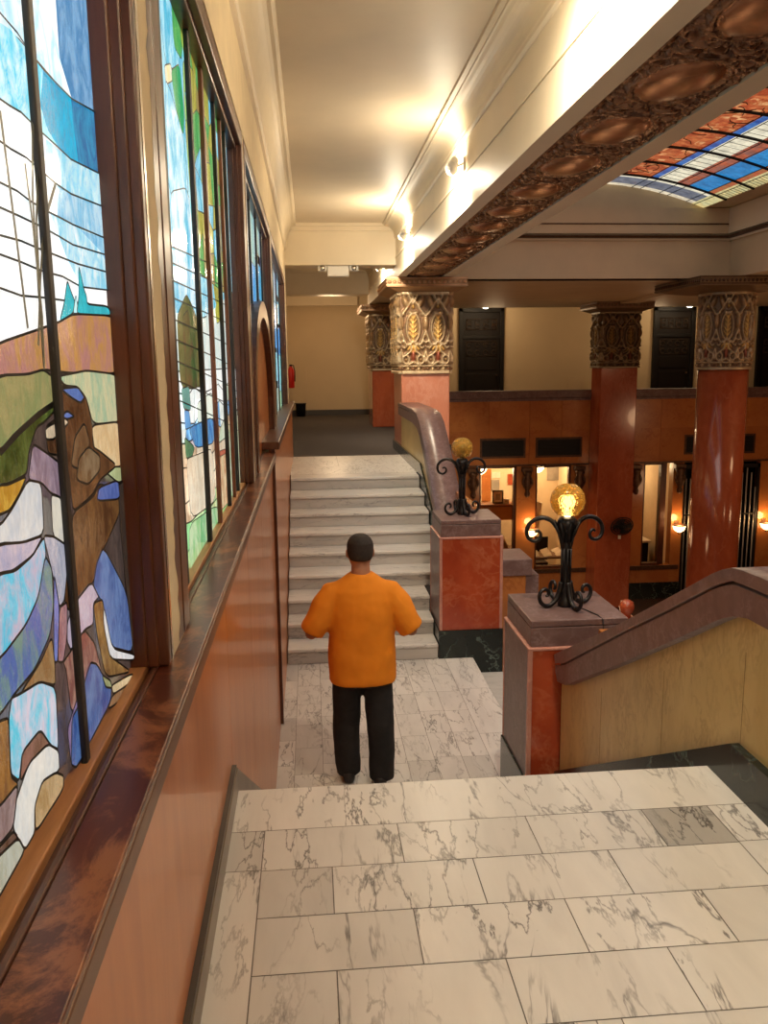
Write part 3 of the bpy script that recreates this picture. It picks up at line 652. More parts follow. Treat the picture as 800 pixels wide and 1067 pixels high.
# ------------------------------------------------------------------ capitals
def motif(nu, nv):
    u, v = np.meshgrid(np.linspace(0,1,nu), np.linspace(0,1,nv), indexing='ij'); A = 2.6   # v/u aspect: cell is 0.4 x 1.2
    H = np.zeros_like(u); C = np.zeros(u.shape+(3,)); C[:] = (.20,.11,.055)
    x = u-.5; y = v*A*1.1
    def put(h, c, th=.05):
        nonlocal H, C
        C = np.where((h > th)[...,None] & (h >= H)[...,None], np.array(c), C); H = np.maximum(H, h)
    SI, TA, GO = (.60,.45,.27), (.44,.28,.14), (.85,.54,.16)
    def line(pts, w, c, h=.8):
        for a, b in zip(pts, pts[1:]):
            for s in (-1, 1): put(ridge(sd_seg(x, y, (s*a[0], a[1]), (s*b[0], b[1])), w)*h, c)
    def oval(cx, cy, rx, ry, c, h=.7, rot=0, ringw=0):
        for s in (-1, 1):
            dx, dy = x-s*cx, y-cy; ca, sa = math.cos(s*rot), math.sin(s*rot); e = np.sqrt(((dx*ca+dy*sa)/rx)**2 + ((dy*ca-dx*sa)/ry)**2)
            put((np.clip(1-e*e, 0, 1)**.5 if not ringw else ridge(np.abs(e-1), ringw))*h, c)
    # bottom bead band
    put(((v < .035))*.55, SI); put(((v > .085) & (v < .105))*.6, SI)
    for k in range(5): put(np.clip(1-((x-(k-2)*.22)/.07)**2-((v-.06)/.02)**2, 0, 1)**.5*.7, (.72,.55,.30) if k % 2 else (.2,.1,.05))
    # scrolls and urn
    oval(.30,.50,.13,.15, SI, .8, 0, .35); oval(.30,.50,.05,.06, TA, .9); line([(.30,.66),(.12,.78),(.06,.95),(.17,1.08)], .045, SI)
    oval(0,.62,.09,.22, (.30,.07,.035), .7); line([(.0,.42),(.13,.36),(.2,.32)], .05, SI); line([(.08,.78),(.02,.98)], .04, GO)
    line([(.5,.42),(.44,.6),(.5,.78)], .05, SI); oval(.5,.70,.08,.16, TA, .75)
    # leaf canopy
    line([(.0,1.14),(.14,1.02),(.30,1.05),(.42,1.16),(.5,1.10)], .05, SI); line([(.25,1.0),(.36,.9),(.43,.95)], .04, SI); line([(.1,1.0),(.22,.86)], .04, GO, .7)
    # oval with palm frond
    oval(0,1.62,.27,.50, SI, .75, 0, .13); 
    put(np.clip(1-(x/.235)**2-((y-1.62)/.44)**2, 0, 1)*.3, (.30,.19,.09))
    line([(0,1.16),(0,2.02)], .03, GO, .8)
    for k in range(5): yy = 1.25+k*.16; line([(0,yy),(.15-.012*k,yy+.17)], .026, GO, .75)
    # bud between motifs
    oval(.5,1.80,.11,.27, TA, .9); line([(.5,1.5),(.40,1.25),(.33,1.12)], .045, SI); oval(.5,1.42,.08,.12, (.5,.3,.12), .6)
    # crossing bands and eggs at the top
    line([(.48,2.05),(.28,2.28),(.0,2.66)], .055, SI); line([(.0,2.46),(.16,2.72),(.2,2.82)], .05, SI); oval(.30,2.52,.12,.24, TA, .95, -.45); oval(.12,2.15,.1,.05, SI, .8); oval(0,2.36,.05,.06, GO, .8)
    oval(.42,2.10,.1,.06, SI, .8); put((v > .965)*.7, SI)
    return H, C
MU, MV = 56, 150
MH, MC = motif(MU, MV)
def blur(a, n):
    for _ in range(n):
        p = np.pad(a, [(1,1),(1,1)] + [(0,0)]*(a.ndim-2), mode='edge'); a = (p[:-2,1:-1]+p[2:,1:-1]+p[1:-1,:-2]+p[1:-1,2:]+2*p[1:-1,1:-1])/6
    return a
MH, MC = blur(MH, 2), blur(MC, 3)
def square_column(x0, x1, y0, y1, zb, label, nf=2, ns=3, ov=.24, shade=1.0, stone='rosso_column'):
    cx, cyy = (x0+x1)/2, (y0+y1)/2
    t = thing('square_column', (cx, cyy, zb), label, 'column', 'square red marble columns', kind='thing')
    m = MB(); m.box(x0, x1, y0, y1, zb, -.17, tone=0); m.build('shaft', M[stone], t, bevel=.02)
    z0, z1 = -.18, 1.10; e = .045
    m = MB(); m.box(x0-.002, x1+.002, y0-.002, y1+.002, z0, z1+.05); m.build('capital_core', M['bronze'], t)
    def face(n, p0, du, nrm, vis=True):
        H, C = np.tile(MH, (n, 1)), np.tile(MC, (n, 1, 1)); nu = H.shape[0]
        s = np.linspace(0, 1, nu)[:, None]; v = np.linspace(0, 1, MV)[None, :]; d = H*.085
        edge = np.minimum(1, np.minimum(s, 1-s)*40); d = d*edge + 0*v
        P = np.zeros((nu, MV, 3))
        for i in range(2): P[..., i] = p0[i] + du[i]*s + nrm[i]*d
        P[..., 2] = z0 + (z1-z0)*v
        grid_mesh('capital_face', P, M['relief'], t, C*shade)  # colours scaled per column: lit and shaded copies of one gilding
    X0, X1, Y0, Y1 = x0-.005, x1+.005, y0-.005, y1+.005
    face(nf, (X0, Y0), (X1-X0, 0), (0, -1)); face(ns, (X0, Y1), (0, Y0-Y1), (-1, 0)); face(ns, (X1, Y0), (0, Y1-Y0), (1, 0)); face(nf, (X1, Y1), (X0-X1, 0), (0, 1))
    m = MB(); m.frustum((x0-e, x1+e, y0-e, y1+e, z1), (x0-ov+.02, x1+ov-.02, y0-ov+.02, y1+ov-.02, z1+.07))
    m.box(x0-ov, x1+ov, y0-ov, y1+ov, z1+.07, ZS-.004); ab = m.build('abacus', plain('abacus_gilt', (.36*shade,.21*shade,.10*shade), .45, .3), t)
    m = MB()
    for zz in (z1+.085, ZS-.03): m.box(x0-ov-.01, x1+ov+.01, y0-ov-.01, y1+ov+.01, zz, zz+.02)
    n = 16
    for i in range(n):
        xx = x0-ov+(x1-x0+2*ov)*(i+.5)/n; m.ball((xx, y0-ov-.004, z1+.142), (.028,.018,.028), 8, 6)
    for i in range(n+8):
        yy = y0-ov+(y1-y0+2*ov)*(i+.5)/(n+8); m.ball((x0-ov-.004, yy, z1+.142), (.018,.028,.028), 8, 6)
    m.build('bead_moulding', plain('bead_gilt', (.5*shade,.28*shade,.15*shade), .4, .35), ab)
    return t
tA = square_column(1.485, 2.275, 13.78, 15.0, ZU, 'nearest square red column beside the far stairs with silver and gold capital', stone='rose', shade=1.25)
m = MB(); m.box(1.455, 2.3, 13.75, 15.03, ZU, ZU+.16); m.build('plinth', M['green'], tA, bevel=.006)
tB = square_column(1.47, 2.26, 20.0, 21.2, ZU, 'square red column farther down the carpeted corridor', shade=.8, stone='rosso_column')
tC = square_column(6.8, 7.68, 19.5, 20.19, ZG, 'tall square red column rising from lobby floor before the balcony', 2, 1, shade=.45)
# round column
t = thing('round_column', (7.11,14.2,ZG), 'round glossy red marble column standing in the lobby', 'column', kind='thing')
rs, c = .42, (7.18,14.35)
MB().lathe([(rs*1.25,ZG),(rs*1.25,ZG+.12),(rs*1.12,ZG+.2),(rs*1.06,ZG+.3),(rs*1.02,ZG+.5),(rs*1.015,-3.5),(rs,-.16)], (*c,0), 64).build('shaft', M['rosso_column'], t)
H = np.tile(MH, (8,1)); C = np.tile(MC, (8,1,1)); n = H.shape[0]; th = -np.linspace(0, 2*math.pi, n)[:,None]; rr = rs-.005+H*.075
v = np.linspace(0,1,MV)[None,:]
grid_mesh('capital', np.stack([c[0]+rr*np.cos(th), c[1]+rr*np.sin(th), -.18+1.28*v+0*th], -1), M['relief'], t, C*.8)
x0, x1, y0_, y1_ = c[0]-.46, c[0]+.46, c[1]-.46, c[1]+.46; ov = .45
m = MB(); m.frustum((x0,x1,y0_,y1_,1.10),(x0-ov+.03,x1+ov-.03,y0_-ov+.03,y1_+ov-.03,1.17)); m.box(x0-ov,x1+ov,y0_-ov,y1_+ov,1.17,ZS-.004)
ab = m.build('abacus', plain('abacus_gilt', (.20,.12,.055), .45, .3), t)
m = MB()
for zz in (1.185, ZS-.03): m.box(x0-ov-.01,x1+ov+.01,y0_-ov-.01,y1_+ov+.01,zz,zz+.02)
for i in range(26): m.ball((x0-ov+(x1-x0+2*ov)*(i+.5)/26, y0_-ov-.004, 1.245),(.026,.018,.028),8,6); m.ball((x0-ov-.004, y0_-ov+(y1_-y0_+2*ov)*(i+.5)/26, 1.245),(.018,.026,.028),8,6)
m.build('bead_moulding', M['bronze'], ab)

# ------------------------------------------------------------------ lobby ceiling, coffer, skylight
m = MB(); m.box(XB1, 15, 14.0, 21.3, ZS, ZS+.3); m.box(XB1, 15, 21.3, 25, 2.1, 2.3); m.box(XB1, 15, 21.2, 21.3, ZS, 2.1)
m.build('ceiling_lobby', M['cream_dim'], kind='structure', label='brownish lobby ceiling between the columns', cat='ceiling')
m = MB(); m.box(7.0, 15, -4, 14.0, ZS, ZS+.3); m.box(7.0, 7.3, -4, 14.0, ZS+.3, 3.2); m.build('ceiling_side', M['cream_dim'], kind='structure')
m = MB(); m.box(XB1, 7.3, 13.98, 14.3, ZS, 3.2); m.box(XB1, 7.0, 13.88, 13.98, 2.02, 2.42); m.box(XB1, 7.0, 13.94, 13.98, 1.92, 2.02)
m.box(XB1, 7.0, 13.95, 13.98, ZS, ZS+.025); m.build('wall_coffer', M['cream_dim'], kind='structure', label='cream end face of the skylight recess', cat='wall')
m = MB(); m.prism([(13.98,1.945),(13.9,1.965),(13.86,1.99),(13.98,1.99)], 'x', XB1, 7.0); m.prism([(13.98,2.15),(13.87,2.16),(13.87,2.18),(13.98,2.19)], 'x', XB1, 7.0)
m.build('trim_coffer', M['bronze'], kind='structure')
m = MB(); m.box(6.9, 7.0, -4, 13.98, 2.02, 2.42); m.box(6.96, 7.0, -4, 13.98, 1.92, 2.02); m.build('trim_coffer_side', M['cream'], kind='structure', label='cream cornice along the right of the skylight', cat='moulding')
m = MB(); m.prism([(7.0,1.945),(6.92,1.965),(6.88,1.99),(7.0,1.99)], 'y', -4, 13.98); m.build('trim_coffer_line', M['bronze'], kind='structure')
m = MB(); m.box(XB1, 2.45, -4, 13.98, 2.0, 2.42); m.box(XB1-.1, XB1+.02, -4, 13.98, 2.3, 3.2); m.build('trim_coffer_near', M['cream'], kind='structure')
MB().prism([(7.1,ZS-.05),(7.5,ZS-.05),(7.5,ZS),(7.1,ZS)], 'y', 14.9, 19.4).build('beam_cross', M['cream_dim'], kind='structure', label='shallow beam between the two lobby columns', cat='beam')
sk = thing('stained_glass_skylight', (4.5,8,2.44), 'curved red and blue stained glass skylight over the lobby', 'skylight')
def arc(x): return 2.815-.0938*(x-4.5)**2
RIB = .83; YE = 14.03
g = MB(); nx = 40; xs = np.linspace(2.5, 6.5, nx+1)
def bandcol(f):      # f = distance along the arc from its edge, metres
    if f < .16: return ((.50,.48,.26),(.62,.50,.22))
    if f < .30: return ((.42,.09,.04),(.30,.14,.06))
    if f < .62: return ((.02,.16,.40),(.03,.22,.50))
    if f < .76: return ((.40,.10,.05),(.24,.1,.08))
    if f < 1.08: return ((.80,.74,.55),(.66,.62,.48))
    if f < 1.22: return ((.03,.08,.30),(.05,.15,.40))
    return None
yb = [YE-RIB*i for i in range(0, 15)]
for j in range(len(yb)-1):
    ncell = 12
    for q in range(ncell):
        ya, yb_ = yb[j]-RIB*q/ncell, yb[j]-RIB*(q+1)/ncell
        for i in range(nx):
            xa, xb = xs[i], xs[i+1]; f = min(6.5-(xa+xb)/2, (xa+xb)/2-2.5); c = bandcol(f)
            edge = (j == 0)
            if edge and f > .16: c = ((.75,.7,.55),(.6,.58,.45)) if q > 8 else (((.06,.08,.13),(.14,.16,.2)) if q > 2 else ((.7,.62,.45),(.5,.45,.35)))
            if c is None:
                c = random.choice([((.34,.06,.02),(.52,.16,.06)),((.26,.04,.015),(.42,.10,.035)),((.42,.10,.03),(.66,.36,.16)),((.30,.045,.02),(.46,.13,.04))])
            sh = random.uniform(.82, 1.15); c = tuple(tuple(z*sh for z in cc) for cc in c)
            g.poly([(xa,ya,arc(xa)),(xa,yb_,arc(xa)),(xb,yb_,arc(xb)),(xb,ya,arc(xb))], col=c)
g.build('art_glass', art_glass('skylight_art_glass', (1,1,1), 6, 1.15), sk)
for y in yb[:14]: MB().tube([(x, y, arc(x)-.012) for x in xs[::2]], .02, 6).build('rib', M['lead'], sk)
ld = MB()
for f in (.16,.30,.62,.76,1.08,1.22):
    for x in (6.5-f, 2.5+f): ld.tube([(x, YE, arc(x)-.004), (x, yb[-1], arc(x)-.004)], .007, 4)
for j in range(1, 14):       # irregular leading of the red field and cross joints of the bands
    for q in range(9):
        y = yb[j]-RIB*(q+.5)/9
        for x0 in (5.3, 5.6, 5.85, 6.1, 6.35): pass
        ld.tube([(6.5,y,arc(6.5)-.003),(6.34,y,arc(6.34)-.003)], .004, 4)
        if q % 2: ld.tube([(5.74,y,arc(5.74)-.003),(5.42,y,arc(5.42)-.003)], .0035, 4)
    for k in range(16):
        x, y = random.uniform(3.75,5.25), yb[j]-random.uniform(0,RIB); pts = []
        a = random.uniform(0, 6.28)
        for s in range(6): pts.append((x, y, arc(x)-.003)); x += .07*math.cos(a); y += .07*math.sin(a); a += random.uniform(-.9,.9); x = min(5.27, max(3.73, x))
        ld.tube(pts, .006, 4)
ld.build('leading', M['lead'], sk)
m = MB(); m.box(2.3,7.1,yb[-1]-.3,yb[-1],ZS,3.2); m.build('wall_coffer_back', M['cream'], kind='structure')
m = MB()
lun = [(XB1,2.42),(XB1,2.42)]
pts = [(2.45,2.40)] + [(x, arc(x)+.02) for x in xs] + [(6.95,2.40)]
m.prism([(2.3,2.30)] + [(x, arc(x)-.01) for x in xs] + [(7.0,2.30),], 'y', 13.96, 13.99); m.build('wall_lunette', M['cream_dim'], kind='structure')
m = MB(); m.box(6.5, 7.0, yb[-1], 13.99, 2.43, 2.46); m.box(2.2, 2.5, yb[-1], 13.99, 2.43, 2.46); m.box(2.2,7.1,-4,yb[-1]-.3,ZS,1.6); m.build('ceiling_shelf', M['cream_dim'], kind='structure')

# ------------------------------------------------------------------ far walls
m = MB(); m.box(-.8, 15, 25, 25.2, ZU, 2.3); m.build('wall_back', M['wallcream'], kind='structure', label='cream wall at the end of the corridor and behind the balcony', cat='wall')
MB().box(-.62, 2.3, 24.97, 25, ZU, ZU+.16).build('baseboard_back', M['darkbase'], kind='structure', label='dark baseboard at the end of the corridor', cat='baseboard')
MB().box(-.62, 1.42, 24.75, 25, 1.62, 1.95).build('beam_end', M['cream'], kind='structure', label='cream moulding band at the end of the corridor', cat='moulding')
MB().box(14.9, 15.1, -4, 25, ZG, 2.3).build('wall_right', M['ochre'], kind='structure')
MB().box(-.6, 15, -4.2, -4, ZG, 3.2).build('wall_behind', M['wallcream'], kind='structure')
# balcony front with shop openings
YB = 20.2
m = MB(); T = lambda: (random.uniform(0,30), random.uniform(0,30), random.uniform(0,30))
edges = [2.26,3.3,4.3,5.3,6.1,6.8,7.68,8.6,9.6,10.6,11.6,12.8,14.9]
for a, b in zip(edges, edges[1:]):
    m.box(a+.003, b-.003, YB, YB+.25, -1.66, -.88, tone=random.uniform(-.08,.08), toff=T()); m.box(a+.003, b-.003, YB, YB+.25, -2.52, -1.66, tone=random.uniform(-.08,.08), toff=T())
for a, b in ((2.26,4.07),(5.0,5.48),(6.37,8.22),(8.98,9.25),(11.25,14.9)): m.box(a, b, YB, YB+.25, ZG, -2.52, tone=random.uniform(-.1,.05), toff=T())
for a, b in ((4.07,5.0),(5.48,6.37),(8.22,8.98)): m.box(a, b, YB, YB+.25, ZG, -5.14, tone=-.05, toff=T())
m.build('wall_balcony', M['ochre'], kind='structure', label='orange marble balcony front across the lobby', cat='wall')
m = MB(); m.box(2.26, 14.9, YB-.06, YB+.32, -.88, -.70); m.box(2.26, 14.9, YB-.02, YB+.27, -.95, -.88); m.build('trim_balcony', M['tenn'], kind='structure', label='brown marble coping on the balcony front', cat='coping', bevel=.015)
m = MB(); m.box(2.26, 14.9, YB-.03, YB, -2.53, -2.49); m.box(2.26, 4.07, YB-.04, YB, -5.2, -5.12); m.box(4.0, 9.2, YB-.05, YB, -5.24, -5.14); m.build('trim_lobby', M['bronze'], kind='structure')
MB().box(7.68, 9.25, YB-.04, YB, ZG, ZG+.42).build('baseboard_lobby', M['green'], kind='structure', label='black marble base of the lobby wall', cat='baseboard')
vl = ['first dark vent grille under the balcony coping, beside the far stair pillar', 'second dark vent grille, left of the tall square lobby column', 'dark vent grille just left of the round column', 'dark vent grille just right of the round column']
for (a, b), lb in zip(((4.13,5.16),(5.51,6.57),(9.27,10.3),(10.6,11.0)), vl):
    t = thing('vent_grille', ((a+b)/2,YB,-2.1), lb, 'vent', 'vent grilles in the balcony front')
    MB().box(a-.05, b+.05, YB-.012, YB+.005, -2.33, -1.84).build('frame', M['bronze'], t)
    mm = MB(); mm.box(a, b, YB-.02, YB+.004, -2.28, -1.89)
    for k in range(12): mm.box(a, b, YB-.03, YB-.018, -2.27+k*.032, -2.255+k*.032)
    mm.build('louvre', M['black'], t)
# carved brackets on the pilasters
for x, lb in ((3.9,'carved bracket at the left of the first shop window'),(5.24,'carved bracket between the two lit shop windows'),(6.55,'carved bracket left of the tall square lobby column'),(7.98,'carved bracket right of the tall square lobby column'),(9.1,'carved bracket beside the lit doorway left of the round column')):
    m = MB(); m.box(x-.13, x+.13, YB-.16, YB-.001, -2.66, -2.56)
    m.lathe([(.0,-.1),(.06,-.06),(.075,0),(.05,.08),(.085,.14),(.11,.28),(.07,.4),(.12,.5),(.1,.56)], (x,YB-.125,-3.2), 10)
    for s in (-1, 1):
        m.tube([(x+s*(.02+.1*math.sin(k*.5)), YB-.14, -3.1+.06*k) for k in range(8)], .025, 6)
        m.ball((x+s*.09, YB-.14, -2.95), .045, 8, 6)
    m.build('carved_bracket', M['bronze'], origin=(x,YB,-3.3), label=lb, cat='bracket', group='carved brackets on the lobby wall')
# shop windows
def shop_window(x0, x1, z0, z1, lb, jamb_r=.1):
    t = thing('shop_window', ((x0+x1)/2,YB+.1,z0), lb, 'window', 'lit shop windows across the lobby')
    m = MB(); m.box(x0, x0+.05, YB+.03, YB+.18, z0, z1); m.box(x1-.05, x1, YB+.03, YB+.18, z0, z1); m.box(x0, x1, YB+.03, YB+.18, z1-.04, z1); m.box(x0, x1, YB+.03, YB+.18, z0, z0+.06)
    m.box(x1-.03, x1+jamb_r, YB+.12, YB+.24, z0, z1); m.build('frame', M['wood'], t, bevel=.005)
    MB().box(x0+.04, x1-.04, YB+.10, YB+.104, z0+.05, z1-.03).build('pane', M['clear'], t)
shop_window(4.07, 4.99, -5.14, -2.54, 'lit shop window showing framed pictures, right above the far pedestal')
shop_window(5.48, 6.37, -5.14, -2.54, 'lit shop window behind the near pedestal lamp')
shop_window(8.22, 8.72, -5.14, -2.54, 'narrow lit shop window right of the tall square column', .14)
m = MB(); m.box(2.6, 9.2, 23.4, 23.6, ZG, -2.3); m.box(2.5, 2.6, 20.45, 23.6, ZG, -2.3); m.box(7.0, 7.08, 20.45, 23.6, ZG, -2.3); m.box(9.2, 9.3, 20.5, 23.6, ZG, -2.3); m.box(2.5, 9.3, 20.45, 23.6, -2.42, -2.3)
m.build('wall_shop', M['roomwall'], kind='structure', label='cream walls of the lit shop rooms', cat='wall')
# shop contents
def framed(x0, x1, y, z0, z1, lb, inner, fm='black'):
    t = thing('framed_picture', ((x0+x1)/2,y,z0), lb, 'picture', 'pictures in the lit shop')
    b = .03; m = MB(); m.box(x0,x1,y-.03,y,z0,z0+b); m.box(x0,x1,y-.03,y,z1-b,z1); m.box(x0,x0+b,y-.03,y,z0,z1); m.box(x1-b,x1,y-.03,y,z0,z1); m.build('frame', M[fm], t)
    MB().box(x0+b,x1-b,y-.012,y-.004,z0+b,z1-b).build('mount', M['paper'], t)
    w, h = (x1-x0)*.22, (z1-z0)*.24
    MB().box((x0+x1)/2-w,(x0+x1)/2+w,y-.016,y-.011,(z0+z1)/2-h,(z0+z1)/2+h).build('print', M[inner], t)
zs_ = -3.68; sh = thing('wall_shelf', (4.7,21.6,-3.75), 'brown shelf with framed pictures inside the first shop window', 'shelf')
MB().box(3.9, 5.4, 21.4, 21.85, -3.74, -3.68).build('board', M['desk'], sh); MB().box(3.9, 5.4, 21.45, 21.8, -4.1, -3.74).build('drawer_front', plain('light_wood', (.42,.22,.07), .5), sh)
def pxbox(a, b, c, d, Y): p, q = at_y(a, b, Y), at_y(c, d, Y); return p.x, q.x, q.z, p.z
x0, x1, z0, z1 = pxbox(513, 511, 524, 527, 21.62); framed(x0, x1, 21.62, -3.68, z1, 'larger black framed picture standing on the shop shelf', 'grey')
x0, x1, z0, z1 = pxbox(524, 520, 530, 528, 21.55); framed(x0, x1, 21.55, -3.68, z1, 'small white framed picture on the shop shelf', 'grey', 'white')
for q, mm, lb in (((502,489,511,522),'ochre','brown panel picture high on the shop wall at the left'),((512,492,521,498),'paper','pale picture high on the shop wall'),((512,500,520,511),'grey','grey picture in the middle of the shop wall'),((529,494,536,505),'rosso','reddish picture at the right of the shop wall'),((570,486,593,500),'grey','grey board on the wall behind the near lamp')):
    x0, x1, z0, z1 = pxbox(*q, 23.38); MB().box(x0, x1, 23.36, 23.395, z0, z1).build('wall_picture', M[mm], origin=((x0+x1)/2,23.38,z0), label=lb, cat='picture', group='pictures in the lit shop')
def chair(x, y, lb):
    t = thing('office_chair', (x,y,ZG), lb, 'chair', 'chairs in the lit shop')
    MB().box(x-.24,x+.24,y-.24,y+.24,-5.55,-5.48).build('seat', M['black'], t, bevel=.02); MB().box(x-.22,x+.22,y-.26,y-.22,-5.4,-4.75).build('backrest', M['black'], t, bevel=.02)
    for sx in (-.2,.2):
        for sy in (-.2,.2): MB().box(x+sx-.02,x+sx+.02,y+sy-.02,y+sy+.02,ZG,-5.5).build('leg', M['black'], t)
def table(x0, x1, y0, y1, zt, lb):
    t = thing('desk', ((x0+x1)/2,(y0+y1)/2,ZG), lb, 'desk', 'desks in the lit shop')
    MB().box(x0,x1,y0,y1,zt-.05,zt).build('top', M['desk'], t, bevel=.01)
    for sx in (x0+.03,x1-.08):
        for sy in (y0+.03,y1-.08): MB().box(sx,sx+.05,sy,sy+.05,ZG,zt-.05).build('leg', M['desk'], t)
table(4.2,5.3,20.7,21.3,-4.75,'desk behind the first shop window'); table(5.5,6.6,20.65,21.35,-4.95,'desk behind the shop window by the near lamp')
chair(4.75,21.6-.0,'dark chair behind the desk of the first shop window') if False else None
chair(6.2,22.5,'dark chair behind the desk of the second shop window')
for i in range(9):
    x = 5.66+.33*(i%3)+random.uniform(-.02,.02); y = 20.78+.2*(i//3)
    m = MB(); c, s = math.cos(i), math.sin(i); z = -4.95+.004*i
    m.poly([(x+dx, y+dy*.6, z+.002+h) for dx, dy, h in ((-.1,-.14,0),(.1,-.14,.03),(.1,.14,.09),(-.1,.14,.02))]); m.poly([(x+dx, y+dy*.6, z+.001+h) for dx, dy, h in ((-.1,.14,.02),(.1,.14,.09),(.1,-.14,.03),(-.1,-.14,0))])
    m.build('paper_sheet', M['paper'], origin=(x,y,z), label='loose cream paper sheet strewn on the desk behind the near lamp', cat='paper', group='loose papers on the shop desk')
m = MB(); m.prism([(4.55,-4.75),(5.0,-4.75),(4.95,-4.6),(4.72,-4.2),(4.62,-4.3)], 'y', 20.95, 21.0); m.build('paper_stand', M['paper'], origin=(4.8,21,-4.75), label='white slanted card standing on the desk of the first shop window', cat='card')
m = MB(); m.prism([(5.62,-4.3),(6.0,-4.42),(6.08,-3.72),(5.7,-3.62)], 'y', 21.7, 21.74); m.prism([(5.8,-4.95),(5.9,-4.95),(5.9,-4.3),(5.8,-4.3)], 'y', 21.74, 21.78); m.build('display_board', M['paper'], origin=(5.85,21.7,-4.95), label='tilted white board inside the shop behind the near lamp', cat='board')
# narrow room right of the square column
m = thing('shop_door', (8.75,23.3,ZG), 'brown inner door with cream frame seen through the narrow shop window', 'door')
MB().box(8.4,9.0,23.33,23.38,ZG,-2.7).build('frame', M['white'], m); MB().box(8.5,8.9,23.28,23.33,ZG,-2.85).build('leaf', M['desk'], m)
m = thing('cabinet', (8.5,21.8,ZG), 'low dark cabinet with red box inside the narrow shop window', 'cabinet')
MB().box(8.2,9.0,21.6,22.1,ZG,-4.85).build('body', M['black'], m, bevel=.01); MB().box(8.2,9.05,21.55,22.15,-4.85,-4.8).build('top', M['paper'], m)
MB().box(8.35,8.75,21.6,21.85,-4.8,-4.55).build('red_box', M['red'], origin=(8.55,21.7,-4.8), label='red box on the cabinet inside the narrow shop window', cat='box')
# gates and doorway
def gate(x0, x1, z1, lb, arch=False):
    t = thing('metal_gate', ((x0+x1)/2,YB+.1,ZG), lb, 'gate', 'dark barred gates in the lobby')
    m = MB(); m.box(x0,x0+.06,YB+.03,YB+.12,ZG,z1); m.box(x1-.06,x1,YB+.03,YB+.12,ZG,z1); m.box(x0,x1,YB+.03,YB+.12,z1-.1,z1); m.box(x0,x1,YB+.05,YB+.1,ZG+.05,ZG+.15); m.box(x0,x1,YB+.05,YB+.1,-3.9,-3.86); m.build('frame', M['black'], t)
    n = max(3, int((x1-x0)/.11))
    for i in range(n):
        x = x0+.08+(x1-x0-.16)*i/(n-1); zt = z1-.1-(.5*abs((i-(n-1)/2)/((n-1)/2))**2 if arch else .25)
        MB().tube([(x,YB+.07,ZG+.05),(x,YB+.07,zt)], .017, 6).build('bar', M['chrome'], t)
gate(9.27, 10.45, -2.6, 'barred gate with bright vertical bars left of the round column'); gate(10.62, 11.25, -2.6, 'arched barred gate right of the round column', True)
m = MB(); m.box(10.45,10.62,YB,YB+.25,ZG,-2.52); m.build('wall_gate_pier', M['ochre'], kind='structure')
m = MB(); m.box(9.25,14.9,22.4,22.5,ZG,-2.3); m.box(9.25,14.9,20.5,22.5,-2.5,-2.4); m.build('wall_passage', M['black'], kind='structure')
# wall sconces
def sconce(x, lb):
    z = -4.12; t = thing('wall_sconce', (x,YB,z), lb, 'wall lamp', 'lit bowl sconces in the lobby')
    MB().lathe([(.001,-.15),(.05,-.14),(.12,-.09),(.155,.0),(.16,.03),(.001,.03)], (x,YB-.17,z), 20).build('bowl', M['sconce_glass'], t)
    m = MB(); m.lathe([(.165,.025),(.175,.035),(.165,.05)], (x,YB-.17,z), 20); m.ball((x,YB-.17,z-.17), .03, 8, 6); m.box(x-.05,x+.05,YB-.03,YB,z-.1,z+.12); m.box(x-.015,x+.015,YB-.17,YB,z+.0,z+.03); m.build('bracket', M['bronze'], t)
    lamp((x, YB-.2, z+.16), 14, (1,.55,.22), .1)
def lamp(p, e, c, r=.05):
    l = bpy.data.lights.new('point_light', 'POINT'); l.energy = e; l.color = c; l.shadow_soft_size = r
    o = bpy.data.objects.new('point_light', l); o.location = p; COL.objects.link(o); return o
sconce(5.36, 'lit bowl wall lamp half hidden by the near iron lamp'); sconce(9.12, 'lit bowl wall lamp between narrow shop window and barred gate'); sconce(11.4, 'lit bowl wall lamp right of the round column')
# fan on the square column
fx, fz, fyy = 7.36, -3.92, 19.3
t = thing('electric_fan', (fx,19.5,fz), 'dark wall fan mounted on the tall square column', 'fan')
m = MB()
def fc(r, a, d): return (fx+.32*r*math.cos(a)*.98+.04*d, fyy-.12*d+.12*r*math.cos(a), fz+.21*r*math.sin(a))
for r in (1,.8,.6,.4,.2):
    for d in (0,.8*(1.2-r)): m.tube([fc(r, 2*math.pi*i/24, d) for i in range(25)], .01, 5)
for i in range(16): a = 2*math.pi*i/16; m.tube([fc(.1,a,.9),fc(.6,a,.5),fc(1,a,0)], .005, 4)
m.build('cage', M['black'], t)
m = MB()
for i in range(4):
    a = i*math.pi/2; m.poly([fc(.1,a-.3,.2),fc(.85,a-.35,.25),fc(.9,a+.35,.05),fc(.1,a+.3,.1)]); m.poly([fc(.1,a+.3,.11),fc(.9,a+.35,.06),fc(.85,a-.35,.26),fc(.1,a-.3,.21)])
m.build('blade', M['black'], t); MB().ball((fx,19.3,fz),(.09,.12,.09),12,8).build('motor', M['black'], t); MB().box(fx-.04,fx+.04,19.38,19.5,fz-.09,fz+.09).build('bracket', M['black'], t)
MB().box(fx-.06,fx-.0,19.33,19.36,fz-.32,fz-.22).build('tag', M['paper'], t, label='white paper tag')
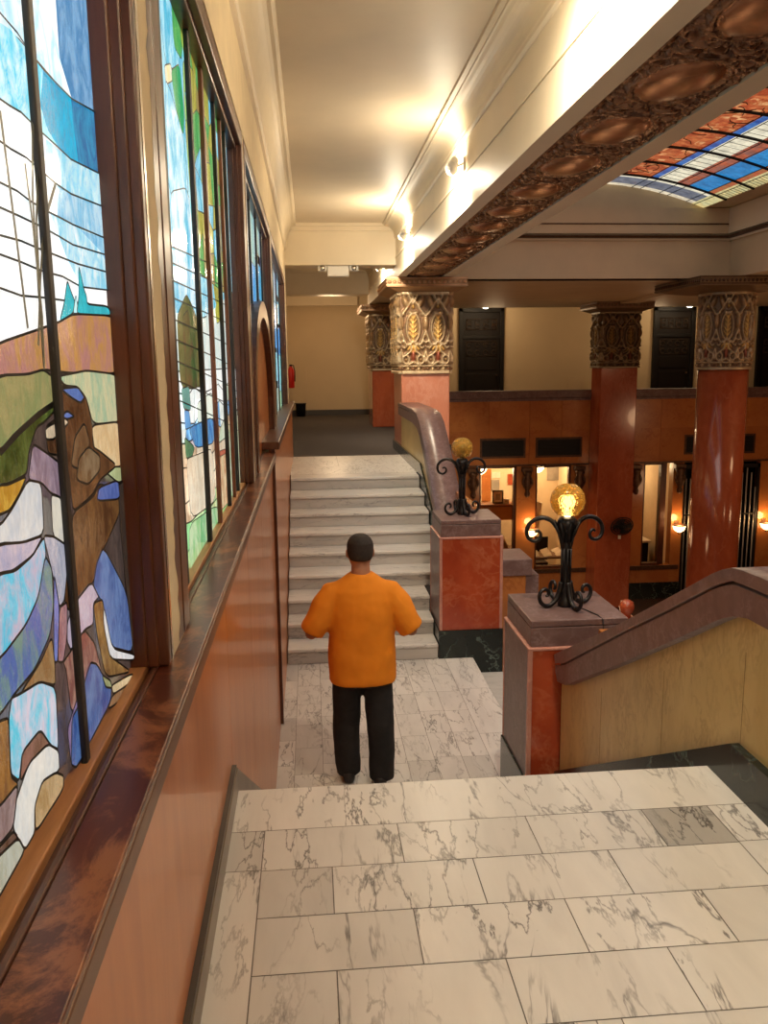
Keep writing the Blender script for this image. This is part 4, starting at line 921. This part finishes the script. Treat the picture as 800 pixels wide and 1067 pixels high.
# doors behind the balcony
def black_door(n, x0, x1, lb):
    z0, z1, y = ZU, 1.54, 25.0
    t = thing('door_%d' % n, ((x0+x1)/2,y,z0), lb, 'door', 'black ornate doors behind the balcony', kind='structure')
    m = MB(); m.box(x0,x0+.12,y-.1,y,z0,z1); m.box(x1-.12,x1,y-.1,y,z0,z1); m.box(x0,x1,y-.1,y,z1-.12,z1); m.box(x0,x1,y-.08,y,.66,.76); m.build('frame', M['black'], t, bevel=.01)
    m = MB(); m.box(x0+.12,x1-.12,y-.04,y,z0,.66); w = (x1-x0-.24)
    for a, b in ((-.9,-.35),(-.25,.1)): m.box(x0+.22,x1-.22,y-.06,y-.03,a,b)
    m.box(x0+.12, x1-.12, y-.04, y, .76, z1-.12); m.build('leaf', plain('door_black', (.010,.007,.006), .55, spec=.25), t, bevel=.008)
    m = MB()
    for (a, b) in ((.16,.58),(.92,1.22)):
        for k in range(4):
            for j in range(2):
                cx = x0+.3+(x1-x0-.6)*k/3; cz = a+.1+(b-a-.2)*j; m.tube([(cx+.07*math.cos(q), y-.055, cz+.07*math.sin(q)) for q in np.linspace(0,5.6,10)], .014, 5)
        for xx in (x0+.22,x1-.22): m.tube([(xx,y-.05,a),(xx,y-.05,b)], .012, 4)
        for zz in (a,b): m.tube([(x0+.22,y-.05,zz),(x1-.22,y-.05,zz)], .012, 4)
    m.build('grille', plain('old_bronze', (.045,.026,.015), .5, .3), t); MB().ball((x1-.22,y-.08,-.4),.03,10,8).build('knob', M['bronze'], t)
black_door(1, 4.39, 5.73, 'black ornate door behind the balcony, just right of the near square column')
black_door(2, 10.25, 11.54, 'black ornate door behind the balcony between the square and round lobby columns')
black_door(3, 13.5, 14.8, 'black ornate door behind the balcony, at the right edge beyond the round column')
for x, lb in ((5.02,'small lit ceiling lamp above the black door by the near square column'),(11.0,'small lit ceiling lamp above the black door between the lobby columns')):
    t = thing('ceiling_lamp', (x,24.2,2.1), lb, 'ceiling lamp', 'small lamps above the balcony doors')
    MB().ball((x,24.2,1.56),(.12,.12,.09),14,8).build('globe', glow('lamp_globe', (1,.85,.62), 7), t); MB().tube([(x,24.2,1.62),(x,24.2,2.1)], .015, 6).build('rod', M['bronze'], t)
    lamp((x,23.9,1.5), 30, (1,.75,.45), .1)
m = thing('access_panel', (7.92,25,-.9), 'small square access panel low on the wall left of the square lobby column', 'panel')
MB().box(7.7,8.14,24.98,25,-.95,-.48).build('frame', M['cream_dim'], m); MB().box(7.75,8.09,24.97,24.99,-.9,-.53).build('leaf', M['wallcream'], m)

# ------------------------------------------------------------------ pedestals and balustrades
def pedestal(loc, lb, base):
    x0, y0 = loc; x1, y1 = x0+.64, y0+.66; zt = -1.54
    t = thing('newel_pedestal', ((x0+x1)/2,(y0+y1)/2,ZL), lb, 'pedestal', 'red marble newel pedestals')
    m = MB(); m.box(x0+.012,x1-.012,y0+.012,y1-.012,ZL,zt-.17)
    m.build('core', M['rosso'], t)
    m = MB()
    for (a, b, c, d) in ((x0,x0+.03,y0,y0+.03),(x1-.03,x1,y0,y0+.03),(x0,x0+.03,y1-.03,y1),(x1-.03,x1,y1-.03,y1)): m.box(a,b,c,d,base,zt-.17)
    m.box(x0,x1,y0,y1,zt-.185,zt-.165); m.build('corner_strip', M['pink'], t, bevel=.006)
    m = MB(); m.box(x0+.004,x0+.014,y0+.03,y1-.03,base,zt-.185); m.build('side_sheen_panel', M['tenn'], t)  # brown sheet painting the different light on the red left face
    m = MB(); m.box(x0-.008,x1+.008,y0-.008,y1+.008,ZL-.3 if base < -2.6 and y0 > 6 else ZL,base); m.build('base', M['green'], t, bevel=.004)
    m = MB(); m.box(x0+.02,x1-.02,y0+.02,y1-.02,zt-.165,zt-.045); m.build('cap_lower', M['tenn'], t, bevel=.005)
    m = MB(); m.box(x0+.02,x1-.02,y0+.02,y1-.02,zt-.042,zt); m.build('cap_upper', M['tenn'], t, bevel=.006); return t
pedestal((1.27,4.77), 'near red marble pedestal with brown cap at the foot of the foreground balustrade', -2.56)
pedestal((1.235,8.07), 'far red marble pedestal with black base at the foot of the far stairs', -2.66)
XR0, XR1 = 1.42, 1.75
def rail(t, top, gro, bot):
    m = MB(); m.prism(top + gro[::-1], 'x', XR0, XR1, smooth=True); m.build('rail_top', M['tenn'], t)
    m = MB(); m.prism([(y, z-.013) for y, z in gro] + bot[::-1], 'x', XR0+.003, XR1-.02, smooth=True); m.build('rail_fascia', M['tenn'], t)
    m = MB(); m.prism([(y, z+.002) for y, z in gro] + [(y, z-.016) for y, z in gro][::-1], 'x', XR0+.035, XR1-.03); m.build('rail_groove', M['darkbase'], t)  # dark strip in the gap, painting the shadow line below the rail top
pt = lambda L, X=XR0: [tuple(at_x(a, b, X)[1:]) for a, b in L]
t = thing('balustrade', (1.58,3,ZL), 'foreground balustrade with brown rail and yellow marble wall', 'balustrade', 'stair balustrades')
top = pt([(577,682),(640,652.5),(690,626),(725,607),(741,598),(752,593.5),(762,591.5)]) + [(2.62,-.695),(2.5,-.69),(-4,-.69)]
gro = pt([(578,691),(587,691),(650,657.5),(700,633),(741,611),(752,607),(762.5,605)]) + [(2.55,-.738),(2.45,-.735),(-4,-.735)]
bot = pt([(578,700),(580,710),(588,714),(646,691),(710,663),(740,649),(752,644),(762,642)]) + [(2.58,-.848),(2.45,-.845),(-4,-.845)]
rail(t, top, gro, bot)
wb = [(y, z) for y, z in bot if y < 4.7]
wall = [(4.76, -1.95)] + [(min(y,4.76), z+.02) for y, z in bot] + [(-4,ZU-.1),(2.8,ZU-.2),(4.76,-2.8)]
m = MB(); m.prism(wall, 'x', 1.478, 1.70)
m.build('wall_panel', M['yellow'], t)
m = MB()
for y in (4.07,3.32,2.67,1.2,-.3): m.box(1.4772,1.48,y-.0012,y+.0012,ZL if y > 2.9 else ZU, -1.0-.5*max(0,y-2.7)-.0)
m.build('panel_joint', plain('joint_brown', (.30,.19,.08), .7), t)
m = MB(); gb = [(4.76,-2.50),(2.68,-1.338),(-4,-1.338),(-4,ZU-.02),(2.80,ZU-.02),(2.83,ZU-.05),(4.76,-2.85)]
m.prism(gb, 'x', 1.445, 1.49); m.build('base', M['green'], t)
t = thing('balustrade', (1.58,11,ZL), 'far balustrade with brown rail sweeping down to the far pedestal', 'balustrade', 'stair balustrades')
top = [(8.745,-1.80),(9.35,-1.80),(9.60,-1.68),(9.95,-1.45),(10.42,-1.14),(10.75,-.93),(11.05,-.77),(11.35,-.68),(11.8,-.645),(13.74,-.64)]
def off(L, d): return [(y+.0, z-d) for y, z in L]
gro = off(top, .05); bot = off(top, .19)
rail(t, top, gro, bot)
m = MB(); m.prism([(y, z+.02) for y, z in bot] + [(13.74,ZU-.05),(11.3,ZU-.1),(8.74,-2.9)], 'x', 1.475, 1.70); m.build('wall_panel', M['yellow'], t)
m = MB(); m.prism([(13.74,-1.34),(11.25,-1.34),(9.3,-2.15),(9.3,-2.5),(11.3,ZU-.02),(13.74,ZU-.02)], 'x', 1.45, 1.49); m.build('base', M['green'], t)
m = MB(); m.box(1.70, 1.76, 8.74, 25, ZG, ZU-.02); m.build('wall_under_stairs', M['ochre'], kind='structure')
m = MB(); m.box(1.70, 1.76, -4, 4.77, ZG, -1.6); m.build('wall_under_landing', M['ochre'], kind='structure')
t = thing('stair_parapet', (2.1,8.72,ZG), 'low orange marble parapet with brown cap right of the far pedestal', 'parapet')
MB().box(1.9, 2.28, 8.73, 9.2, ZG, -2.28).build('body', M['ochre'], t); MB().box(1.88, 2.34, 8.69, 9.24, -2.28, -2.10).build('cap', M['tenn'], t, bevel=.008)
MB().box(2.28, 2.42, 8.72, 9.2, -2.5, -2.28).build('cap_return', M['tenn'], t)
p = at_y(653, 632, 8.95); m = MB(); m.box(p.x-.09,p.x+.09,8.86,9.04,-3.3,p.z-.12); m.build('finial_post', M['rosso'], t, bevel=.01)
MB().lathe([(.001,-.13),(.05,-.125),(.04,-.09),(.07,-.06),(.085,0),(.07,.055),(.03,.08),(.001,.085)], tuple(p), 18).build('finial', M['rosso'], t, label='round red marble finial')
MB().prism([(2.28,-2.5),(7.0,ZG+.35),(7.0,ZG),(2.28,ZG)], 'y', 8.75, 9.15).build('lower_wall', M['ochre'], t)
t = thing('stair_parapet', (2.1,5.2,ZG), 'low red marble parapet dropping away behind the near pedestal', 'parapet')
MB().prism([(1.92,-2.5),(6.6,ZG+.35),(6.6,ZG),(1.92,ZG)], 'y', 4.85, 5.35).build('lower_wall', M['rosso'], t)

# ------------------------------------------------------------------ iron newel lamps
def smooth_path(P, r, n=4):
    Q, q = [], []; P = [Vector(p) for p in P]
    for i in range(len(P)-1):
        a, b, c, d = P[max(i-1,0)], P[i], P[i+1], P[min(i+2,len(P)-1)]
        for k in range(n):
            t = k/n; Q.append(.5*((2*b)+(c-a)*t+(2*a-5*b+4*c-d)*t*t+(3*b-a-3*c+d)*t**3)); q.append(r[i]+(r[i+1]-r[i])*t)
    return Q+[P[-1]], q+[r[-1]]
def spiral(c, r0, turns, a0, s, n=26, rmin=.012):
    return [(c[0]+s*(r0+(rmin-r0)*i/n)*math.cos(a0+turns*2*math.pi*i/n), c[1]+(r0+(rmin-r0)*i/n)*math.sin(a0+turns*2*math.pi*i/n)) for i in range(n+1)]
def newel_lamp(x, y, z, lb):
    t = thing('iron_lamp', (x,y,z), lb, 'lamp', 'wrought iron lamps on the pedestals')
    m = MB(); m.lathe([(.045,.0),(.05,.02),(.038,.05),(.03,.1),(.036,.12),(.027,.14),(.025,.36),(.034,.38),(.028,.4),(.03,.47),(.055,.5),(.065,.53),(.06,.56),(.045,.575)], (x,y,z), 14)
    for a in range(8):
        q = a*math.pi/4; m.tube([(x+.03*math.cos(q), y+.03*math.sin(q), z+.13), (x+.032*math.cos(q), y+.032*math.sin(q), z+.38)], .005, 5)
        m.tube([(x+.028*math.cos(q), y+.028*math.sin(q), z+.42), (x+.05*math.cos(q), y+.05*math.sin(q), z+.48), (x+.085*math.cos(q), y+.085*math.sin(q), z+.55)], [.008,.014,.003], 5)
    m.build('stem', M['iron'], t)
    for s, dy in ((-1, -.2), (1, .2)):            # arms at the top
        P = [(.02,.40),(.03,.46),(.055,.52),(.10,.565)] + spiral((.165,.50), .075, 1.35, math.pi*.62, -1)[0:]
        P = [(.02,.38),(.035,.45),(.06,.51),(.10,.555),(.15,.57),(.20,.555),(.235,.52),(.245,.475),(.23,.435),(.195,.42),(.165,.435),(.158,.465),(.175,.485),(.195,.475)]
        r = [.017,.017,.016,.015,.015,.014,.014,.013,.012,.012,.011,.01,.01,.008]
        MB().tube(*smooth_path([(x+s*a, y+s*a*dy, z+b) for a, b in P], r), 8).build('scroll_arm', M['iron'], t)
    for k in range(4):                            # feet
        q = math.pi/4*(2*k)+.25; P = [(.03,.16),(.045,.10),(.07,.045),(.115,.015),(.16,.025),(.185,.065),(.18,.105),(.15,.125),(.125,.11),(.125,.085),(.14,.078)]
        MB().tube(*smooth_path([(x+math.cos(q)*a, y+math.sin(q)*a, z+b) for a, b in P], [.018,.017,.016,.015,.014,.013,.012,.012,.011,.01,.008]), 8).build('scroll_foot', M['iron'], t)
    MB().lathe([(.045,-.09),(.07,-.085),(.1,-.045),(.11,0),(.1,.048),(.07,.087),(.04,.103),(.001,.108)], (x,y,z+.68), 28, cap=False).build('globe', M['amber'], t)
    b = MB(); b.ball((x,y,z+.675), .035, 14, 10); b.lathe([(.02,0),(.02,.06)], (x,y,z+.58), 10); b.build('bulb', M['bulb_small'], t)
    return t
ZCAP = -1.54
t = newel_lamp(1.585, 5.08, ZCAP, 'wrought iron lamp with lit amber globe on the near pedestal')
MB().tube([(1.62,5.1,ZCAP+.004),(1.68,4.98,ZCAP+.004),(1.72,4.85,ZCAP+.004),(1.73,4.783,ZCAP-.004),(1.735,4.775,ZCAP-.09),(1.74,4.755,ZCAP-.2)], .004, 6).build('cord', M['black'], t)
c = copy_tree(t)
for ch in list(c.children):
    if ch.name.startswith('cord'): bpy.data.objects.remove(ch)
    elif ch.name.startswith('bulb'): ch.data = ch.data.copy(); ch.data.materials[0] = plain('unlit_bulb', (.75,.68,.5), .3)
c.location = (1.52, 8.42, ZCAP); c['label'] = 'wrought iron lamp with amber globe on the far pedestal'; ORI[c.name] = Vector(c.location)

# ------------------------------------------------------------------ spotlights, emergency light, extinguisher
def spot(y, lb, up=36):
    x, z = XB0, 1.70; t = thing('spotlight', (x,y,z), lb, 'spotlight', 'spotlights along the beam')
    MB().box(x-.02,x,y-.03,y+.03,z-.07,z+.07).build('plate', M['white'], t, bevel=.004)
    MB().tube([(x-.01,y,z+.02),(x-.05,y-.01,z+.0),(x-.11,y-.03,z-.02)], .012, 8).build('arm', M['white'], t)
    MB().tube([(x-.11,y-.12,z+.02),(x-.115,y-.03,z-.015),(x-.115,y+.02,z-.03)], [.03,.048,.055], 16).build('can', M['white'], t)
    MB().ball((x-.115,y+.025,z-.035), (.045,.03,.045), 14, 8).build('bulb', M['bulb'], t)
    l = bpy.data.lights.new('spot_beam', 'SPOT'); l.energy = SPOT_W; l.color = (1,.85,.64); l.shadow_soft_size = .05; l.spot_size = R(150); l.spot_blend = .85
    so = bpy.data.objects.new('spot_beam', l); so.location = (x-.30,y+.10,z-.05); COL.objects.link(so); so.rotation_euler = Vector((.62,.30,-.55)).to_track_quat('-Z','Y').to_euler()
    lamp((x-.15,y+.14,z-.06), up, (1,.84,.61), .05)
SPOT_W = 270
for y, lb in ((-4+.1,None),(0.0,None),(3.95,'nearest spotlight on the long beam, at the top edge of the photo'),(7.75,'spotlight with visible white can in the middle of the beam'),(11.75,'spotlight farther along the beam before the cross beam'),(15.7,'farthest spotlight on the beam, past the near square column')):
    if lb: spot(y, lb, 58 if 11 < y < 12 else 36)
    else: spot(y, 'spotlight on the beam behind the viewer')
t = thing('emergency_light', (.5,13.85,1.4), 'white emergency light with two lamp heads under the cross beam', 'emergency light')
MB().box(.33,.67,13.86,13.98,1.36,1.525).build('box', M['white'], t, bevel=.012)
for x in (.25,.75):
    MB().box(x-.07,x+.07,13.84,13.96,1.44,1.53).build('head', M['white'], t, bevel=.015); MB().lathe([(.001,0),(.04,.0),(.045,.01),(.001,.012)], (x,13.825,1.485), 14, 'y').build('lens', M['steel'], t)
t = thing('fire_extinguisher', (-.47,22.2,-.5), 'red fire extinguisher hanging on the left wall of the corridor', 'fire extinguisher')
MB().lathe([(.001,0),(.075,.0),(.09,.02),(.09,.42),(.075,.48),(.04,.53),(.035,.56),(.001,.56)], (-.475,22.2,-.62), 20).build('cylinder', M['red'], t)
m = MB(); m.box(-.505,-.445,22.1,22.3,-.06,-.02); m.tube([(-.475,22.2,-.04),(-.40,22.15,-.04),(-.37,22.12,-.2),(-.375,22.1,-.45)], .015, 6); m.build('valve', M['black'], t)
MB().box(-.62,-.56,22.1,22.3,-.5,-.2).build('bracket', M['black'], t)
t = thing('service_door', (-.3,25,ZU), 'pale low service door at the end of the corridor beside the extinguisher', 'door')
MB().box(-.49,-.10,24.97,25,ZU+.16,-.08).build('leaf', M['wallcream'], t)
m = MB(); m.box(-.10,-.06,24.955,25,ZU+.16,-.05); m.box(-.53,-.06,24.955,25,-.08,-.05); m.box(-.53,-.49,24.955,25,ZU+.16,-.05); m.build('frame', M['cream_dim'], t)
t = thing('waste_bin', (-.27,24.6,ZU), 'small dark bin standing at the end of the corridor', 'bin')
MB().lathe([(.001,0),(.12,0),(.15,.35),(.16,.37),(.14,.37),(.13,.05),(.001,.05)], (-.27,24.6,ZU), 18).build('body', M['black'], t)
m = MB(); m.lathe([(.14,.36),(.17,.365),(.17,.385),(.14,.385)], (-.27,24.6,ZU), 18); m.build('rim', M['darkbase'], t)

# ------------------------------------------------------------------ the man in the orange T-shirt
MX, MY, MZ = .315, 5.62, ZL
man = thing('person', (MX,MY,MZ), 'person seen from behind in an orange T-shirt and black trousers on the lower landing', 'person')
def ell(c, rx, ry, n=20, p=2.0, tilt=0):
    out = []
    for i in range(n):
        a = 2*math.pi*i/n; ca, sa = math.cos(a), math.sin(a)
        x = rx*math.copysign(abs(ca)**(2/p), ca); y = ry*math.copysign(abs(sa)**(2/p), sa); out.append((MX+c[0]+x, MY+c[1]+y, MZ+c[2]+tilt*y))
    return out
W = lambda p: (MX+p[0], MY+p[1], MZ+p[2])
def remesh(o, v, sm=6):
    r = o.modifiers.new('weld', 'REMESH'); r.mode = 'VOXEL'; r.voxel_size = v; r.use_smooth_shade = True
    s = o.modifiers.new('soft', 'SMOOTH'); s.factor = .5; s.iterations = sm
def limb(mb, pts, rs, seg=14): mb.tube([W(p) for p in pts], rs, seg)
b = MB()
b.rings([ell((0,.0,.84),.16,.11),ell((0,0,.95),.175,.12),ell((0,0,1.1),.17,.115),ell((0,0,1.3),.175,.115),ell((0,-.01,1.40),.15,.095),ell((0,-.01,1.47),.10,.075),ell((0,0,1.52),.066,.068),ell((0,0,1.57),.064,.068),ell((0,.01,1.64),.058,.064)])
HC = (0.0,.03,1.705)
b.rings([ell((0,.045,1.56),.038,.05),ell((0,.045,1.585),.064,.08),ell((0,.035,1.625),.078,.094),ell((0,.03,1.675),.086,.102),ell((0,.025,1.725),.086,.102),ell((0,.02,1.76),.073,.088),ell((0,.02,1.783),.045,.057),ell((0,.02,1.79),.012,.015)])
for s in (-1, 1):
    b.ball(W((s*.089,.02,1.67)), (.011,.022,.033), 10, 8)
    limb(b, [(s*.12,-.01,1.40),(s*.19,-.015,1.34),(s*.29,-.03,1.23),(s*.352,-.02,1.12)], [.05,.055,.05,.044]); limb(b, [(s*.352,-.02,1.12),(s*.30,.13,1.11),(s*.16,.25,1.16)], [.044,.042,.03])
    limb(b, [(s*.16,.25,1.16),(s*.13,.285,1.17),(s*.10,.31,1.18)], [.028,.042,.036])
    for k, (dz, ln) in enumerate(((.03,.065),(.011,.078),(-.009,.074),(-.028,.058))):
        limb(b, [(s*.115,.30,1.175+dz),(s*.085,.335,1.185+dz),(s*(.085-ln*.55),.345,1.19+dz),(s*(.085-ln),.325,1.19+dz)], [.011,.011,.010,.008], 8)
    limb(b, [(s*.15,.265,1.19),(s*.115,.265,1.225),(s*.075,.285,1.24)], [.014,.012,.010], 8)
    f2 = .05 if s < 0 else -.06; limb(b, [(s*.10,0,.9),(s*.112,f2*.3,.62),(s*.118,f2*.9,.45),(s*.115,f2*.8,.22),(s*.108,f2,.07)], [.082,.072,.058,.055,.042]); limb(b, [(s*.108,f2-.03,.05),(s*.108,f2+.1,.04)], [.035,.03])
b.ball(W((0,.133,1.66)), (.014,.018,.022), 8, 6)
for s in (-1, 1): b.ball(W((s*.032,.118,1.69)), (.016,.012,.01), 8, 6)
b.ball(W((0,.118,1.618)), (.025,.012,.009), 8, 6)
remesh(b.build('body', M['skin'], man), .0075, 4)
s_ = MB()
s_.rings([ell((0,0,.765),.232,.165,24,2.4),ell((0,0,.80),.236,.168,24,2.4),ell((0,.0,.95),.236,.17,24,2.4),ell((0,0,1.1),.228,.165,24,2.3),ell((0,-.005,1.28),.232,.158,24,2.3),ell((0,-.01,1.37),.23,.145,24,2.2),ell((0,-.01,1.43),.222,.132,24),ell((0,-.005,1.475),.185,.115,24),ell((0,0,1.515),.125,.098,24),ell((0,0,1.54),.088,.084,24)])
for s in (-1, 1):
    limb(s_, [(s*.10,-.01,1.43),(s*.19,-.012,1.395),(s*.25,-.02,1.31),(s*.30,-.03,1.21),(s*.345,-.025,1.135)], [.075,.09,.096,.094,.09], 18)
o = s_.build('t_shirt', M['shirt'], man); remesh(o, .011, 7)
dt = o.modifiers.new('folds', 'DISPLACE'); tx = bpy.data.textures.new('fold_noise', 'CLOUDS'); tx.noise_scale = .2; dt.texture = tx; dt.strength = .026; dt.texture_coords = 'LOCAL'
p = MB()
p.rings([ell((0,0,.98),.19,.135),ell((0,0,.88),.205,.145),ell((0,0,.79),.205,.14),ell((0,0,.74),.17,.12)])
for s, fy, kx in ((-1,.05,.0),(1,-.06,.012)):
    limb(p, [(s*.102,0,.84),(s*.112,fy*.3,.62),(s*.118,fy*.9,.45),(s*.115+kx,fy*.8,.22),(s*.105+kx,fy,.05)], [.108,.102,.098,.092,.088], 18)
o = p.build('trousers', M['trouser'], man); remesh(o, .012, 6)
dt = o.modifiers.new('folds', 'DISPLACE'); dt.texture = tx; dt.strength = .02; dt.texture_coords = 'LOCAL'
for s, fy in ((-1,.05),(1,-.06)):
    q = MB(); x = s*.108
    def sh(y, z, rx, rz): return [(MX+x+rx*math.cos(2*math.pi*i/14), MY+fy+y, max(MZ+.002, MZ+z+rz*math.sin(2*math.pi*i/14))) for i in range(14)]
    q.rings([sh(-.095,.045,.02,.03),sh(-.08,.05,.042,.05),sh(-.03,.055,.046,.058),sh(.05,.05,.046,.052),sh(.12,.035,.05,.036),sh(.17,.03,.042,.028),sh(.195,.025,.02,.018)]); q.build('shoe', M['shoe'], man)
h = MB()
rings = []
for z, rx, ry, cy0, lim in ((1.63,.070,.062,-.02,0),(1.655,.085,.084,-.005,0),(1.685,.091,.096,.005,0),(1.72,.093,.105,.018,0),(1.75,.088,.104,.02,0),(1.777,.072,.088,.02,0),(1.797,.046,.058,.02,0),(1.804,.01,.012,.02,0)): rings.append(ell((0,cy0-.004,z), rx, ry))
h.rings(rings); o = h.build('hair', M['hair'], man); remesh(o, .008, 2)

# ------------------------------------------------------------------ lights
def area(p, rot, sx, sy, e, c):
    l = bpy.data.lights.new('skylight_fill', 'AREA'); l.shape = 'RECTANGLE'; l.size = sx; l.size_y = sy; l.energy = e; l.color = c
    o = bpy.data.objects.new('skylight_fill', l); o.location = p; o.rotation_euler = rot; COL.objects.link(o); return o
lamp((4.5,22.3,-2.8), 75, (1,.72,.40), .2); lamp((6.1,22.4,-2.8), 75, (1,.72,.40), .2); lamp((8.3,22.6,-2.9), 45, (1,.72,.40), .2)
for p, e in (((5.0,17,-3.5),24),((9.5,17,-3.5),24),((11.5,10,-2.0),70),((4.2,12,-3.5),30),((9.5,6,-1.0),50),((9.6,11.5,.2),45)): lamp(p, e, (1,.60,.32), .35)  # unseen point lights added to brighten the lobby, no fixtures modelled
for p, e in (((5.0,23,.9),24),((9.5,23,.9),24),((.6,22.0,1.2),62)): lamp(p, e, (1,.68,.38), .3)  # unseen fill added to lift the balcony wall and corridor end
area((4.5,6.0,2.7), (0,0,0), 3, 8, 150, (1,.96,.92))  # unseen area light added below the skylight glass to strengthen its light
wd = bpy.data.worlds.new('world'); SC.world = wd; wd.use_nodes = True
wd.node_tree.nodes['Background'].inputs[0].default_value = (1,.8,.6,1); wd.node_tree.nodes['Background'].inputs[1].default_value = .05

# lift everything so that the foreground landing is z = 0
for o in bpy.data.objects:
    if o.parent is None: o.location.z += EYE
SC.view_settings.view_transform = 'Standard'; SC.view_settings.look = 'None'; SC.view_settings.gamma = 1; SC.view_settings.use_curve_mapping = False
SC.view_settings.exposure = 0.0
SC.cycles.max_bounces = 8; SC.cycles.diffuse_bounces = 5; SC.cycles.sample_clamp_indirect = 6; SC.cycles.caustics_refractive = False; SC.cycles.caustics_reflective = False
